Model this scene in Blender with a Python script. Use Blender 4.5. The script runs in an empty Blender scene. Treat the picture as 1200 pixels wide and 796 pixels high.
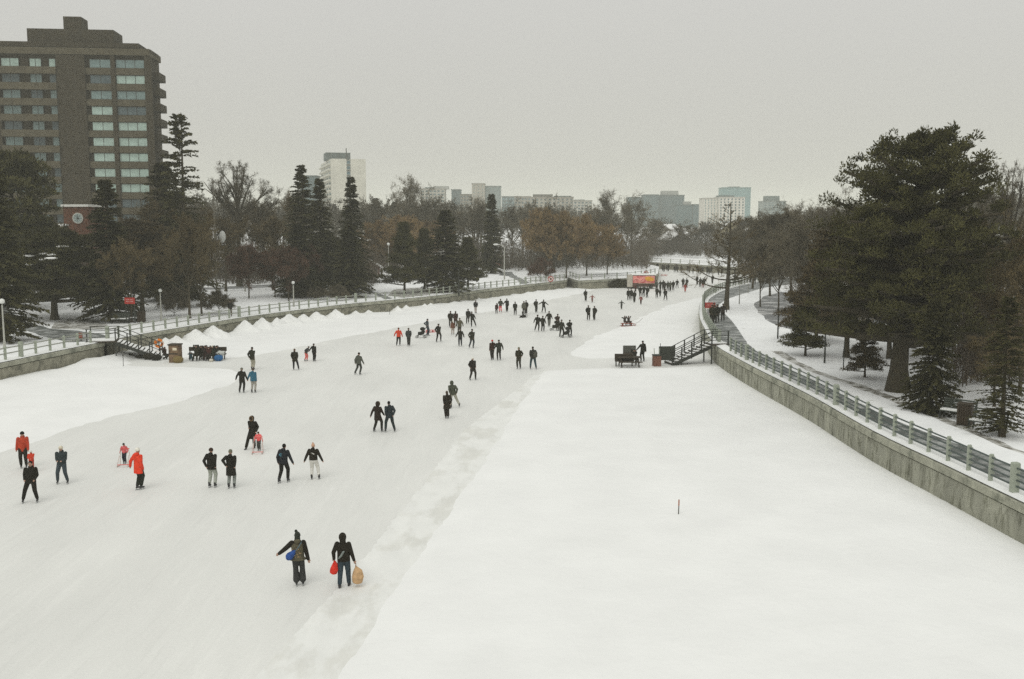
import bpy, bmesh, math, random
import numpy as np
from mathutils import Vector, Matrix, geometry
random.seed(7)
SC = bpy.context.scene
COL = SC.collection
R = math.radians
# ------------------------------------------------------------------ camera
F = 1167.0; CX, CY = 600.0, 398.0; HOR = 258.0; CAMH = 11.8
PITCH = math.atan((CY - HOR) / F)
cp, sp = math.cos(PITCH), math.sin(PITCH)
cam = bpy.data.cameras.new('camera'); camo = bpy.data.objects.new('camera', cam); COL.objects.link(camo)
cam.sensor_width = 36; cam.lens = 36 * F / 1200; cam.clip_end = 6000; cam.clip_start = .1
camo.location = (0, 0, CAMH); camo.rotation_euler = (math.pi/2 - PITCH, 0, 0); SC.camera = camo
def ray(px, py):
    a = (px - CX) / F; b = (CY - py) / F
    return (a, cp + b*sp, -sp + b*cp)
def G(px, py, z=0.0):
    d = ray(px, py); t = (z - CAMH) / d[2]
    return (d[0]*t, d[1]*t)
def P(px, py, Y):
    d = ray(px, py); t = Y / d[1]
    return (d[0]*t, Y, CAMH + d[2]*t)
# ------------------------------------------------------------------ helpers
def tag(o, label=None, cat=None, group=None, kind=None):
    if label: o['label'] = label
    if cat: o['category'] = cat
    if group: o['group'] = group
    if kind: o['kind'] = kind
    return o
def empty(name, loc, rz=0, label=None, cat=None, group=None):
    o = bpy.data.objects.new(name, None); COL.objects.link(o)
    o.location = loc; o.rotation_euler = (0, 0, rz); o.empty_display_size = .2
    return tag(o, label, cat, group)
def link(name, me, mat=None, parent=None, loc=None, smooth=False):
    if mat is not None:
        if len(me.materials) == 0: me.materials.append(mat)
    o = bpy.data.objects.new(name, me); COL.objects.link(o)
    if parent is not None: o.parent = parent
    if loc is not None: o.location = loc
    if smooth and len(me.polygons): me.polygons.foreach_set('use_smooth', np.ones(len(me.polygons), bool))
    return o
def setmat(o, mat):
    o.material_slots[0].link = 'OBJECT'; o.material_slots[0].material = mat
def npmesh(name, V, Fc):
    """V (n,3); Fc (m,k) with k constant"""
    me = bpy.data.meshes.new(name); V = np.asarray(V, np.float32); Fc = np.asarray(Fc, np.int32)
    me.vertices.add(len(V)); me.vertices.foreach_set('co', V.ravel())
    m, k = Fc.shape
    me.loops.add(m*k); me.loops.foreach_set('vertex_index', Fc.ravel())
    me.polygons.add(m); me.polygons.foreach_set('loop_start', np.arange(0, m*k, k, dtype=np.int32))
    try: me.polygons.foreach_set('loop_total', np.full(m, k, np.int32))
    except Exception: pass
    me.update(calc_edges=True); return me
class MB:
    def __init__(s): s.v = []; s.f = []
    def add(s, V, Fc):
        n = len(s.v); s.v.extend([tuple(map(float, p)) for p in V]); s.f.extend([tuple(int(i)+n for i in q) for q in Fc]); return s
    def box(s, c, d, rz=0, rx=0, ry=0):
        m = Matrix.Translation(c) @ Matrix.Rotation(rz, 4, 'Z') @ Matrix.Rotation(ry, 4, 'Y') @ Matrix.Rotation(rx, 4, 'X')
        V = [m @ Vector((x*d[0]/2, y*d[1]/2, z*d[2]/2)) for x in (-1, 1) for y in (-1, 1) for z in (-1, 1)]
        return s.add(V, [(0,1,3,2),(4,6,7,5),(0,4,5,1),(2,3,7,6),(0,2,6,4),(1,5,7,3)])
    def bar(s, a, b, w, h=None):
        """box beam from a to b"""
        a = Vector(a); b = Vector(b); h = h or w; d = b - a; L = d.length; d.normalize()
        up = Vector((0,0,1)) if abs(d.z) < .95 else Vector((0,1,0))
        x = d.cross(up).normalized(); z = x.cross(d)
        V = [p + x*i*w/2 + z*j*h/2 for p in (a, b) for i, j in ((-1,-1),(1,-1),(1,1),(-1,1))]
        return s.add(V, [(0,3,2,1),(4,5,6,7),(0,1,5,4),(1,2,6,5),(2,3,7,6),(3,0,4,7)])
    def tube(s, pts, rs, n=8, caps=True):
        pts = [Vector(p) for p in pts]
        if not hasattr(rs, '__len__'): rs = [rs]*len(pts)
        V = []; Fc = []
        ref = Vector((0.13, 1, .07)).normalized()
        for i, p in enumerate(pts):
            d = (pts[min(i+1, len(pts)-1)] - pts[max(i-1, 0)]).normalized()
            if abs(d.dot(ref)) > .93: ref = Vector((1, .1, .05)).normalized()
            u = (ref - d*ref.dot(d)).normalized(); w = d.cross(u)
            for k in range(n):
                a = 2*math.pi*k/n; V.append(p + (u*math.cos(a) + w*math.sin(a))*rs[i])
        for i in range(len(pts)-1):
            for k in range(n):
                Fc.append((i*n+k, i*n+(k+1) % n, (i+1)*n+(k+1) % n, (i+1)*n+k))
        if caps:
            Fc.append(tuple(range(n-1, -1, -1))); Fc.append(tuple((len(pts)-1)*n+k for k in range(n)))
        return s.add(V, Fc)
    def ell(s, c, r, n=10, m=6, rot=None):
        V = [(0,0,-1)]
        for j in range(1, m):
            t = -math.pi/2 + math.pi*j/m
            for k in range(n):
                a = 2*math.pi*k/n; V.append((math.cos(t)*math.cos(a), math.cos(t)*math.sin(a), math.sin(t)))
        V.append((0,0,1)); Fc = []
        for k in range(n): Fc.append((0, 1+(k+1) % n, 1+k))
        for j in range(m-2):
            for k in range(n):
                b = 1+j*n; Fc.append((b+k, b+(k+1) % n, b+n+(k+1) % n, b+n+k))
        b = 1+(m-2)*n; t = len(V)-1
        for k in range(n): Fc.append((b+k, b+(k+1) % n, t))
        if not hasattr(r, '__len__'): r = (r, r, r)
        VV = []
        for p in V:
            q = Vector((p[0]*r[0], p[1]*r[1], p[2]*r[2]))
            if rot is not None: q = rot @ q
            VV.append(q + Vector(c))
        return s.add(VV, Fc)
    def cap(s, a, b, r1, r2, n=8):
        a = Vector(a); b = Vector(b); d = (b-a)
        if d.length < 1e-5: return s.ell(a, r1, n)
        d.normalize(); pts = []; rs = []
        for t in (-.97, -.7, -.35): pts.append(a + d*r1*t); rs.append(r1*math.sqrt(1-t*t))
        pts.append(a); rs.append(r1); pts.append(b); rs.append(r2)
        for t in (.35, .7, .97): pts.append(b + d*r2*t); rs.append(r2*math.sqrt(1-t*t))
        return s.tube(pts, rs, n)
    def prism(s, poly, z0, z1):
        n = len(poly); V = [(x, y, z0) for x, y in poly] + [(x, y, z1) for x, y in poly]
        return s.add(V, [tuple(range(n-1, -1, -1)), tuple(range(n, 2*n))] + [(i, (i+1) % n, n+(i+1) % n, n+i) for i in range(n)])
    def mesh(s, name='m'):
        me = bpy.data.meshes.new(name); me.from_pydata(s.v, [], s.f); me.update(); return me
    def build(s, name, mat, parent=None, loc=None, smooth=False):
        return link(name, s.mesh(name), mat, parent, loc, smooth)
# ------------------------------------------------------------------ materials
def lin(h):
    h = h.lstrip('#'); c = [int(h[i:i+2], 16)/255 for i in (0, 2, 4)]
    return tuple(x/12.92 if x <= .04045 else ((x+.055)/1.055)**2.4 for x in c)
MATS = {}
def mat(name, col, rough=.8, var=.15, vscale=3.0, bump=0.0, bscale=20.0, col2=None, lo=.45, hi=.6, c2scale=1.5, spec=.3, metal=0, stretch=(1,1,1), objrand=0.0, detail=4, seed=0.0, emit=None):
    if name in MATS: return MATS[name]
    m = bpy.data.materials.new(name); m.use_nodes = True; nt = m.node_tree; N = nt.nodes; L = nt.links
    b = N['Principled BSDF']; b.inputs['Roughness'].default_value = rough; b.inputs['Metallic'].default_value = metal
    b.inputs['Specular IOR Level'].default_value = spec
    tc = N.new('ShaderNodeTexCoord'); mp = N.new('ShaderNodeMapping'); mp.inputs['Scale'].default_value = stretch
    mp.inputs['Location'].default_value = (seed, seed*.7, seed*.3)
    L.new(tc.outputs['Object'], mp.inputs['Vector'])
    nz = N.new('ShaderNodeTexNoise'); nz.inputs['Scale'].default_value = vscale; nz.inputs['Detail'].default_value = detail
    L.new(mp.outputs['Vector'], nz.inputs['Vector'])
    mr = N.new('ShaderNodeMapRange'); mr.inputs['From Min'].default_value = .3; mr.inputs['From Max'].default_value = .7
    mr.inputs['To Min'].default_value = 1-var; mr.inputs['To Max'].default_value = 1+var
    L.new(nz.outputs['Fac'], mr.inputs['Value'])
    rgb = N.new('ShaderNodeRGB'); rgb.outputs[0].default_value = (*col, 1)
    src = rgb.outputs[0]
    if col2 is not None:
        n2 = N.new('ShaderNodeTexNoise'); n2.inputs['Scale'].default_value = c2scale; n2.inputs['Detail'].default_value = 7; n2.inputs['Roughness'].default_value = .65
        L.new(mp.outputs['Vector'], n2.inputs['Vector'])
        m2 = N.new('ShaderNodeMapRange'); m2.inputs['From Min'].default_value = lo; m2.inputs['From Max'].default_value = hi
        L.new(n2.outputs['Fac'], m2.inputs['Value'])
        mx = N.new('ShaderNodeMix'); mx.data_type = 'RGBA'; L.new(m2.outputs[0], mx.inputs['Factor'])
        L.new(src, mx.inputs['A']); mx.inputs['B'].default_value = (*col2, 1); src = mx.outputs['Result']
    val = mr.outputs[0]
    if objrand:
        oi = N.new('ShaderNodeObjectInfo'); mr2 = N.new('ShaderNodeMapRange'); mr2.inputs['To Min'].default_value = 1-objrand; mr2.inputs['To Max'].default_value = 1+objrand
        L.new(oi.outputs['Random'], mr2.inputs['Value']); ml = N.new('ShaderNodeMath'); ml.operation = 'MULTIPLY'
        L.new(val, ml.inputs[0]); L.new(mr2.outputs[0], ml.inputs[1]); val = ml.outputs[0]
    vm = N.new('ShaderNodeVectorMath'); vm.operation = 'SCALE'; L.new(src, vm.inputs[0]); L.new(val, vm.inputs['Scale'])
    L.new(vm.outputs[0], b.inputs['Base Color'])
    if bump:
        n3 = N.new('ShaderNodeTexNoise'); n3.inputs['Scale'].default_value = bscale; n3.inputs['Detail'].default_value = 5
        L.new(mp.outputs['Vector'], n3.inputs['Vector'])
        bp = N.new('ShaderNodeBump'); bp.inputs['Strength'].default_value = 1; bp.inputs['Distance'].default_value = bump
        L.new(n3.outputs['Fac'], bp.inputs['Height']); L.new(bp.outputs[0], b.inputs['Normal'])
    if emit: b.inputs['Emission Color'].default_value = (*emit[:3], 1); b.inputs['Emission Strength'].default_value = emit[3]
    MATS[name] = m; return m
def cloth(hexc):
    return mat('cloth_'+hexc, lin(hexc), .9, .18, 9, .01, 25, spec=.15)
M_SNOW = mat('snow_field', (.86,.865,.835), .85, .035, .35, .035, 2.2, spec=.2, detail=8, col2=(.5,.5,.46), lo=.735, hi=.78, c2scale=5)
M_CHURN = mat('churned_snow', (.81,.815,.775), .85, .04, 1.6, .012, 6, col2=(.72,.72,.67), lo=.50, hi=.60, c2scale=.55, stretch=(1.1,.45,1), spec=.2, detail=8)
M_PARK = mat('park_snow', (.85,.86,.84), .85, .05, .3, .06, 1.2, col2=(.30,.28,.23), lo=.62, hi=.72, c2scale=1.1, spec=.2, detail=6)
M_DIRTY = mat('dirty_snow', (.62,.62,.58), .85, .15, 2, .05, 4, col2=(.16,.15,.12), lo=.44, hi=.58, c2scale=1.6, spec=.2)
M_RIDGE = mat('ridge_snow', (.74,.74,.70), .85, .08, 1.2, .03, 4, spec=.2)
M_PATH = mat('wet_asphalt', (.115,.125,.115), .55, .25, 1.0, .01, 20, col2=(.42,.43,.41), lo=.46, hi=.62, c2scale=.7, spec=.4)
M_ROAD = mat('grey_road', (.20,.205,.20), .7, .2, .6, 0, 20, col2=(.5,.5,.48), lo=.5, hi=.62, c2scale=.4)
M_CONC = mat('old_concrete', (.33,.33,.265), .9, .28, 1.6, .02, 9, col2=(.12,.12,.085), lo=.48, hi=.66, c2scale=3.2, stretch=(1,1,.30))
M_CAP = mat('cap_concrete', (.34,.34,.27), .9, .2, 1.5, .015, 9, col2=(.11,.12,.09), lo=.5, hi=.7, c2scale=1.0)
M_STONE = mat('wall_stone', (.27,.26,.20), .9, .25, 2.2, .03, 6, col2=(.11,.11,.085), lo=.5, hi=.66, c2scale=.9)
M_POST = mat('post_concrete', (.34,.37,.30), .8, .12, 4, .004, 30, spec=.2)
M_RAIL = mat('rail_paint', (.075,.095,.088), .6, .15, 3)
M_RAILP = mat('pale_rail', (.30,.31,.265), .7, .15, 3)
M_DSTEEL = mat('dark_steel', (.030,.033,.027), .6, .2, 5)
M_WOODD = mat('dark_wood', (.045,.035,.022), .8, .3, 6)
M_BARK = mat('bark', (.062,.052,.032), .95, .35, 8, .02, 20, stretch=(1,1,.3), objrand=.2)
M_BARKG = mat('grey_bark', (.085,.075,.058), .95, .3, 8, .02, 20, stretch=(1,1,.3), objrand=.2)
M_TWIG = mat('twigs', (.115,.088,.042), .95, .3, .5, objrand=.2)
M_TWIGG = mat('grey_twigs', (.128,.110,.072), .95, .3, .5, objrand=.2)
M_TWIGR = mat('russet_twigs', (.105,.058,.036), .95, .3, .5, objrand=.15)
M_WILLOW = mat('willow_twigs', (.25,.175,.080), .95, .3, .4, col2=(.15,.10,.06), lo=.45, hi=.65, c2scale=.35, objrand=.15)
M_PINE = mat('pine_needles', (.055,.052,.017), .85, .5, .9, objrand=.12, spec=.2, detail=6)
M_SPRUCE = mat('spruce_needles', (.052,.049,.017), .85, .45, .9, objrand=.2, spec=.2, detail=6)
M_BROWNPINE = mat('brown_needles', (.080,.060,.028), .85, .5, .8, objrand=.15, spec=.2, detail=6)
# ------------------------------------------------------------------ world & light
w = bpy.data.worlds.new('World'); SC.world = w; w.use_nodes = True; nt = w.node_tree; N = nt.nodes; L = nt.links
bg = N['Background']
SUN_EL, SUN_AZ = R(52), R(200)
sky = N.new('ShaderNodeTexSky'); sky.sky_type = 'NISHITA'; sky.sun_disc = False; sky.sun_elevation = SUN_EL; sky.sun_rotation = SUN_AZ
sky.dust_density = 6; sky.air_density = 1.5
hs = N.new('ShaderNodeHueSaturation'); hs.inputs['Saturation'].default_value = .15; L.new(sky.outputs[0], hs.inputs['Color'])
tcw = N.new('ShaderNodeTexCoord'); sx = N.new('ShaderNodeSeparateXYZ'); L.new(tcw.outputs['Generated'], sx.inputs[0])
rp = N.new('ShaderNodeValToRGB'); L.new(sx.outputs['Z'], rp.inputs['Fac'])
SKYK = 10.0
e = rp.color_ramp.elements
e[0].position = 0.0; e[0].color = (.575, .572, .522, 1)
e[1].position = .30; e[1].color = (.645, .642, .630, 1)
e2 = rp.color_ramp.elements.new(.9); e2.color = (.84, .85, .83, 1)
vs = N.new('ShaderNodeVectorMath'); vs.operation = 'SCALE'; vs.inputs['Scale'].default_value = 10.0; L.new(rp.outputs[0], vs.inputs[0])
nzw = N.new('ShaderNodeTexNoise'); nzw.inputs['Scale'].default_value = 1.6; nzw.inputs['Detail'].default_value = 4
L.new(tcw.outputs['Generated'], nzw.inputs['Vector'])
mrw = N.new('ShaderNodeMapRange'); mrw.inputs['From Min'].default_value = .3; mrw.inputs['From Max'].default_value = .7
mrw.inputs['To Min'].default_value = .975; mrw.inputs['To Max'].default_value = 1.025; L.new(nzw.outputs['Fac'], mrw.inputs['Value'])
vs2 = N.new('ShaderNodeVectorMath'); vs2.operation = 'SCALE'; L.new(vs.outputs[0], vs2.inputs[0]); L.new(mrw.outputs[0], vs2.inputs['Scale'])
mxw = N.new('ShaderNodeMix'); mxw.data_type = 'RGBA'; mxw.inputs['Factor'].default_value = .94
L.new(hs.outputs[0], mxw.inputs['A']); L.new(vs2.outputs[0], mxw.inputs['B'])
L.new(mxw.outputs['Result'], bg.inputs['Color']); bg.inputs['Strength'].default_value = .1
sl = bpy.data.lights.new('sun', 'SUN'); sl.energy = .8; sl.angle = R(40); sl.color = (1, .985, .95)
so = bpy.data.objects.new('sun', sl); COL.objects.link(so)
sd = Vector((math.sin(SUN_AZ)*math.cos(SUN_EL), math.cos(SUN_AZ)*math.cos(SUN_EL), math.sin(SUN_EL)))
so.rotation_euler = sd.to_track_quat('Z', 'Y').to_euler(); so.location = sd*50
SC.view_settings.view_transform = 'Standard'; SC.view_settings.look = 'None'; SC.view_settings.exposure = 0.0; SC.view_settings.gamma = 1
SC.view_settings.use_curve_mapping = False
SC.cycles.use_denoising = False
SC.cycles.max_bounces = 5; SC.cycles.diffuse_bounces = 3; SC.cycles.glossy_bounces = 2; SC.cycles.volume_bounces = 1; SC.cycles.transmission_bounces = 3
SC.cycles.use_adaptive_sampling = False
# haze
HZ = MB().box((0, 1250, 32), (5200, 2900, 66.4)).build('haze', None)
hm = bpy.data.materials.new('haze_air'); hm.use_nodes = True; hm.node_tree.nodes.clear()
ho = hm.node_tree.nodes.new('ShaderNodeOutputMaterial'); pv = hm.node_tree.nodes.new('ShaderNodeVolumePrincipled')
pv.inputs['Color'].default_value = (.98, .985, .88, 1); pv.inputs['Density'].default_value = .00048; pv.inputs['Anisotropy'].default_value = 0
hm.node_tree.links.new(pv.outputs[0], ho.inputs['Volume']); HZ.data.materials.append(hm)
tag(HZ, 'thin pale winter haze that fades the far buildings', 'haze', kind='stuff')

M_GROOVE = mat('groove_shade', (.07,.07,.055), .95, .2, 3)  # dark colour paints in the groove shadow that overcast light leaves too weak
# ------------------------------------------------------------------ ground plan (metres, from the plan of the canal)
def GL(lst, z): return [G(x, y, z) for x, y in lst]
WZ = 1.5
r_near = GL([(1200,591),(1110,547.5),(1023,506),(950,464.5),(893,436),(860,418.5),(841,407)], WZ)
d0 = Vector(r_near[0]) - Vector(r_near[1]); d0.normalize()
RW = [tuple(Vector(r_near[0]) + d0*k + Vector((.0006*k*k, 0))) for k in (80, 40, 20, 8)] + r_near + \
     GL([(832,397),(826,386),(820.5,374),(819.5,363),(821,355.5),(826,349),(841,341),(856,336.5),(876,332),(905,326.5),(960,322.5),(1040,320.5)], WZ) + [(260, 205)]
LW1 = GL([(0,426),(60,413.5),(122,401)], WZ)
d1 = Vector(LW1[0]) - Vector(LW1[1]); d1.normalize()
LW1 = [tuple(Vector(LW1[0]) + d1*k) for k in (90, 45, 20)] + LW1
LW2 = GL([(131,399.3),(167,392),(233,381),(300,370.3),(400,357.6),(450,352.8),(510,347),(565,339.8),(620,333.6),(664,328.4)], WZ)
CORNER = G(665.5, 325.5, WZ)
LW3 = [CORNER] + GL([(678,329.2),(692,328.6),(742,325.8),(771,321.2)], WZ)
LW4 = [G(771,321.2,WZ), G(772.5,313,WZ), G(752,308.2,WZ)]
LW5 = [G(752,307.0,WZ)] + GL([(800,309.6),(840,312),(880,314.3),(960,315.6),(1100,316)], WZ) + [(270, 225)]
def smooth_line(pts, step=2.0, jit=0):
    P_ = [Vector((p[0], p[1], 0)) for p in pts]; out = []
    for i in range(len(P_)-1):
        p0 = P_[max(i-1, 0)]; p1 = P_[i]; p2 = P_[i+1]; p3 = P_[min(i+2, len(P_)-1)]
        n = max(1, int((p2-p1).length/step))
        for k in range(n):
            t = k/n
            q = .5*((2*p1) + (p2-p0)*t + (2*p0-5*p1+4*p2-p3)*t*t + (3*p1-p0-3*p2+p3)*t**3) if (p2-p1).length < 60 else p1.lerp(p2, t)
            out.append((q.x, q.y))
    out.append((P_[-1].x, P_[-1].y)); return out
RWs = smooth_line(RW, 1.5); LW1s = smooth_line(LW1, 3); LW2s = smooth_line(LW2, 2); LW3s = smooth_line(LW3, 3)
LEFT_ALL = LW1s + LW2s + [CORNER] + LW3s[1:] + LW4[1:] + LW5
def poly_dist(X, Y, line, closed=False):
    D = np.full(X.shape, 1e9); n = len(line)
    for i in range(n if closed else n-1):
        ax, ay = line[i]; bx, by = line[(i+1) % n]; dx, dy = bx-ax, by-ay; l2 = dx*dx+dy*dy+1e-9
        t = np.clip(((X-ax)*dx + (Y-ay)*dy)/l2, 0, 1)
        D = np.minimum(D, np.hypot(X-ax-t*dx, Y-ay-t*dy))
    return D
def inside(X, Y, poly):
    c = np.zeros(X.shape, bool); n = len(poly)
    for i in range(n):
        x1, y1 = poly[i]; x2, y2 = poly[(i+1) % n]
        if y1 == y2: continue
        k = ((y1 > Y) != (y2 > Y)) & (X < (x2-x1)*(Y-y1)/(y2-y1)+x1); c ^= k
    return c
rng = np.random.default_rng(11)
_w = [(rng.uniform(0, 6.28), rng.uniform(0, 6.28), s) for s in (47, 31, 19, 12.3, 7.7, 4.9, 3.1)]
def noise2(X, Y, smin=0):
    Z = np.zeros_like(X, dtype=float); A = 0
    for i, (a, ph, s) in enumerate(_w):
        if s < smin: continue
        k = 2*math.pi/s; am = s**.7
        Z += am*np.sin(k*(X*math.cos(a)+Y*math.sin(a))+ph+1.7*np.sin(k*.6*(Y*math.cos(a)-X*math.sin(a))+ph*2)); A += am
    return Z/A
def sst(x, a, b):
    t = np.clip((x-a)/(b-a), 0, 1); return t*t*(3-2*t)
ridge_line = smooth_line(GL([(1260,563),(1200,537),(1130,509),(1056,483),(1000,460),(958,443),(925,431),(900,416)], 1.7), 3)
WALLS_NP = [RWs[::2], LW1s, LW2s, LW3s, LW4, LW5]
def terrain(X, Y):
    X = np.asarray(X, float); Y = np.asarray(Y, float)
    d = np.full(X.shape, 1e9)
    for wl in WALLS_NP: d = np.minimum(d, poly_dist(X, Y, wl))
    z = 1.56 + .35*noise2(X, Y)*sst(d, 4, 22)
    z += .45*sst(d, 6, 40)
    z += .22*np.exp(-(poly_dist(X, Y, ridge_line)/.8)**2)*(X > 0)
    z += sst(Y, 260, 700)*4.0
    return z
def tz(x, y): return float(terrain(np.array([x]), np.array([y]))[0])
def jagged(poly, step, amp, seed=0, closed=True):
    rg = random.Random(seed); out = []; n = len(poly)
    for i in range(n if closed else n-1):
        a = Vector(poly[i]); b = Vector(poly[(i+1) % n]); L_ = (b-a).length; m = max(1, int(L_/step)); nn = Vector((-(b-a).y, (b-a).x))/(L_+1e-9)
        for k in range(m):
            q = a.lerp(b, k/m) + (nn*rg.uniform(-amp, amp) if k else Vector((0, 0)))
            out.append((q.x, q.y))
    if not closed: out.append(tuple(poly[-1]))
    return out
def grid_pts(poly, step_fn, zones):
    """interior points in distance zones: list of (y0,y1,x0,x1,step)"""
    X = []; Y = []
    for y0, y1, x0, x1, s in zones:
        xs = np.arange(x0, x1, s); ys = np.arange(y0, y1, s)
        gx, gy = np.meshgrid(xs, ys); gx = gx.ravel()+rng.uniform(-.3, .3, gx.size)*s; gy = gy.ravel()+rng.uniform(-.3, .3, gy.size)*s
        X.append(gx); Y.append(gy)
    X = np.concatenate(X); Y = np.concatenate(Y); k = inside(X, Y, poly)
    k[k] &= poly_dist(X[k], Y[k], poly, True) > .35
    return X[k], Y[k]
def cdt(polys, X, Y, zfun):
    """polys[0] outer, the others cut regions inside it -> list of (V, F) per region"""
    verts = []; faces = []
    for p in polys:
        i0 = len(verts); verts += [Vector((x, y)) for x, y in p]; faces.append(list(range(i0, len(verts))))
    verts += [Vector((x, y)) for x, y in zip(X, Y)]
    vo, eo, fo, ov, oe, of = geometry.delaunay_2d_cdt(verts, [], faces, 1, 1e-4)
    V = np.array([(v.x, v.y) for v in vo]); Fc = np.array([f for f in fo if len(f) == 3])
    Z = zfun(V[:, 0], V[:, 1]); V3 = np.column_stack([V, Z])
    C = V[Fc].mean(1); lab = np.zeros(len(Fc), int)
    for i, p in enumerate(polys[1:], 1): lab[inside(C[:, 0], C[:, 1], p)] = i
    ok = inside(C[:, 0], C[:, 1], polys[0])
    a = V[Fc[:, 0]]; b = V[Fc[:, 1]]; c = V[Fc[:, 2]]
    cr = (b[:, 0]-a[:, 0])*(c[:, 1]-a[:, 1])-(b[:, 1]-a[:, 1])*(c[:, 0]-a[:, 0])
    Fc[cr < 0] = Fc[cr < 0][:, ::-1]
    out = []
    for i in range(len(polys)):
        f = Fc[(lab == i) & ok]; u, inv = np.unique(f, return_inverse=True); out.append((V3[u], inv.reshape(f.shape)))
    return out
def region(name, VF, mat_, kind='structure'):
    o = link(name, npmesh(name, *VF), mat_, smooth=True); tag(o, kind=kind); return o
# ---- right bank
def offs(line, d):
    out = []
    for i in range(len(line)):
        a = Vector(line[max(i-1, 0)]); b = Vector(line[min(i+1, len(line)-1)]); t = (b-a).normalized(); n = Vector((t.y, -t.x))
        q = Vector(line[i]) + n*d; out.append((q.x, q.y))
    return out
BIGX = 2300
RB = RWs + [(BIGX, 205), (BIGX, -80)]
inner = offs(RWs, .85)
outer = smooth_line([(24.4, -60), (22.2, 0)] + GL([(1300,598),(1200,551),(1130,523),(1056,495),(1000,470),(958,450),(925,435),(893,416),(875,400),(864,384),(856,374),(848,366),(842,359),(845,355),(856,349),(880,341.5),(905,335.5),(960,330)], 1.6), 2.5)
i_in = [p for p in inner if p[1] > -60 and p[0] < outer[-1][0]-2]
PATHR = jagged(i_in, 3, .03, 1, False) + jagged(outer[::-1], 1.5, .14, 2, False)
dl = smooth_line(GL([(1260,560),(1200,533),(1164,521),(1121,499),(1063,474),(1017,456),(984,444),(942,431),(902,408)], 1.8), 3)
DIRT = jagged(offs(dl, .15)[::1] + offs(dl, .95)[::-1], 1.2, .18, 3)
DROAD = jagged(GL([(884,352),(895,344),(915,339.5),(960,343),(1010,352),(1050,372),(1010,386),(960,388),(930,383),(905,375),(888,363)], 1.9), 3, .3, 4)
XR, YR = grid_pts(RB, None, [(0, 110, 12, 75, .9), (110, 210, 15, 130, 2.2), (-60, 0, 15, 100, 6), (0, 110, 75, 160, 5), (110, 205, 130, 300, 9), (-80, 205, 300, 2300, 60)])
rb = cdt([RB, PATHR, DIRT, DROAD], XR, YR, terrain)
region('ground', rb[0], M_PARK); region('canal_path', rb[1], M_PATH); region('dirt', rb[2], M_DIRTY); region('parkway_road', rb[3], M_ROAD)
# ---- left and far bank
LB = [(LW1s[0][0], -80)] + LEFT_ALL + [(BIGX, 225), (BIGX, 2400), (-BIGX, 2400), (-BIGX, -80)]
PATHL = jagged(GL([(-30,350),(3,362),(30,378),(58,385),(92,387),(122,392),(130,396),(118,399.5),(98,400),(80,401),(60,396),(35,389),(8,375),(-30,366)], 1.6), 1.5, .12, 5)
ROADL = jagged(smooth_line(GL([(60,337.5),(200,336.8),(330,334),(400,331),(440,328),(560,318.5)], 1.9), 6) + smooth_line(GL([(566,321.5),(440,331),(400,333.6),(330,336.8),(200,339.6),(60,340.5)], 1.9), 6), 4, .25, 6)
PATH2 = jagged(GL([(586,319.5),(600,319.5),(612,326),(622,331),(632,333.2),(612,334.6),(604,327),(596,322.8),(584,322.2)], 1.7), 3, .3, 7)
PATH3 = jagged(GL([(424,337.5),(430,337.5),(460,348.6),(453,350.4)], 1.7), 2, .1, 8)
DIRT2 = jagged(GL([(60,385),(62,379),(80,374),(105,374),(125,379),(128,385),(100,386)], 1.6), 1.2, .25, 9)
DIRT3 = jagged(GL([(455,345),(462,338),(490,336),(515,340),(500,345),(470,348)], 1.7), 1.5, .3, 10)
XL, YL = grid_pts(LB, None, [(25, 120, -85, -5, 1.2), (120, 300, -130, 120, 3), (25, 300, -260, -130, 9), (300, 420, -260, 260, 12), (-80, 600, -2300, 2300, 60), (600, 2400, -2300, 2300, 160)])
lb = cdt([LB, PATHL, ROADL, PATH2, PATH3, DIRT2, DIRT3], XL, YL, terrain)
region('ground', lb[0], M_PARK); region('park_path', lb[1], M_PATH); region('parkway_road', lb[2], M_ROAD); region('park_path', lb[3], M_PATH)
region('park_path', lb[4], M_PATH); region('dirt', lb[5], M_DIRTY); region('dirt', lb[6], M_DIRTY)
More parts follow.
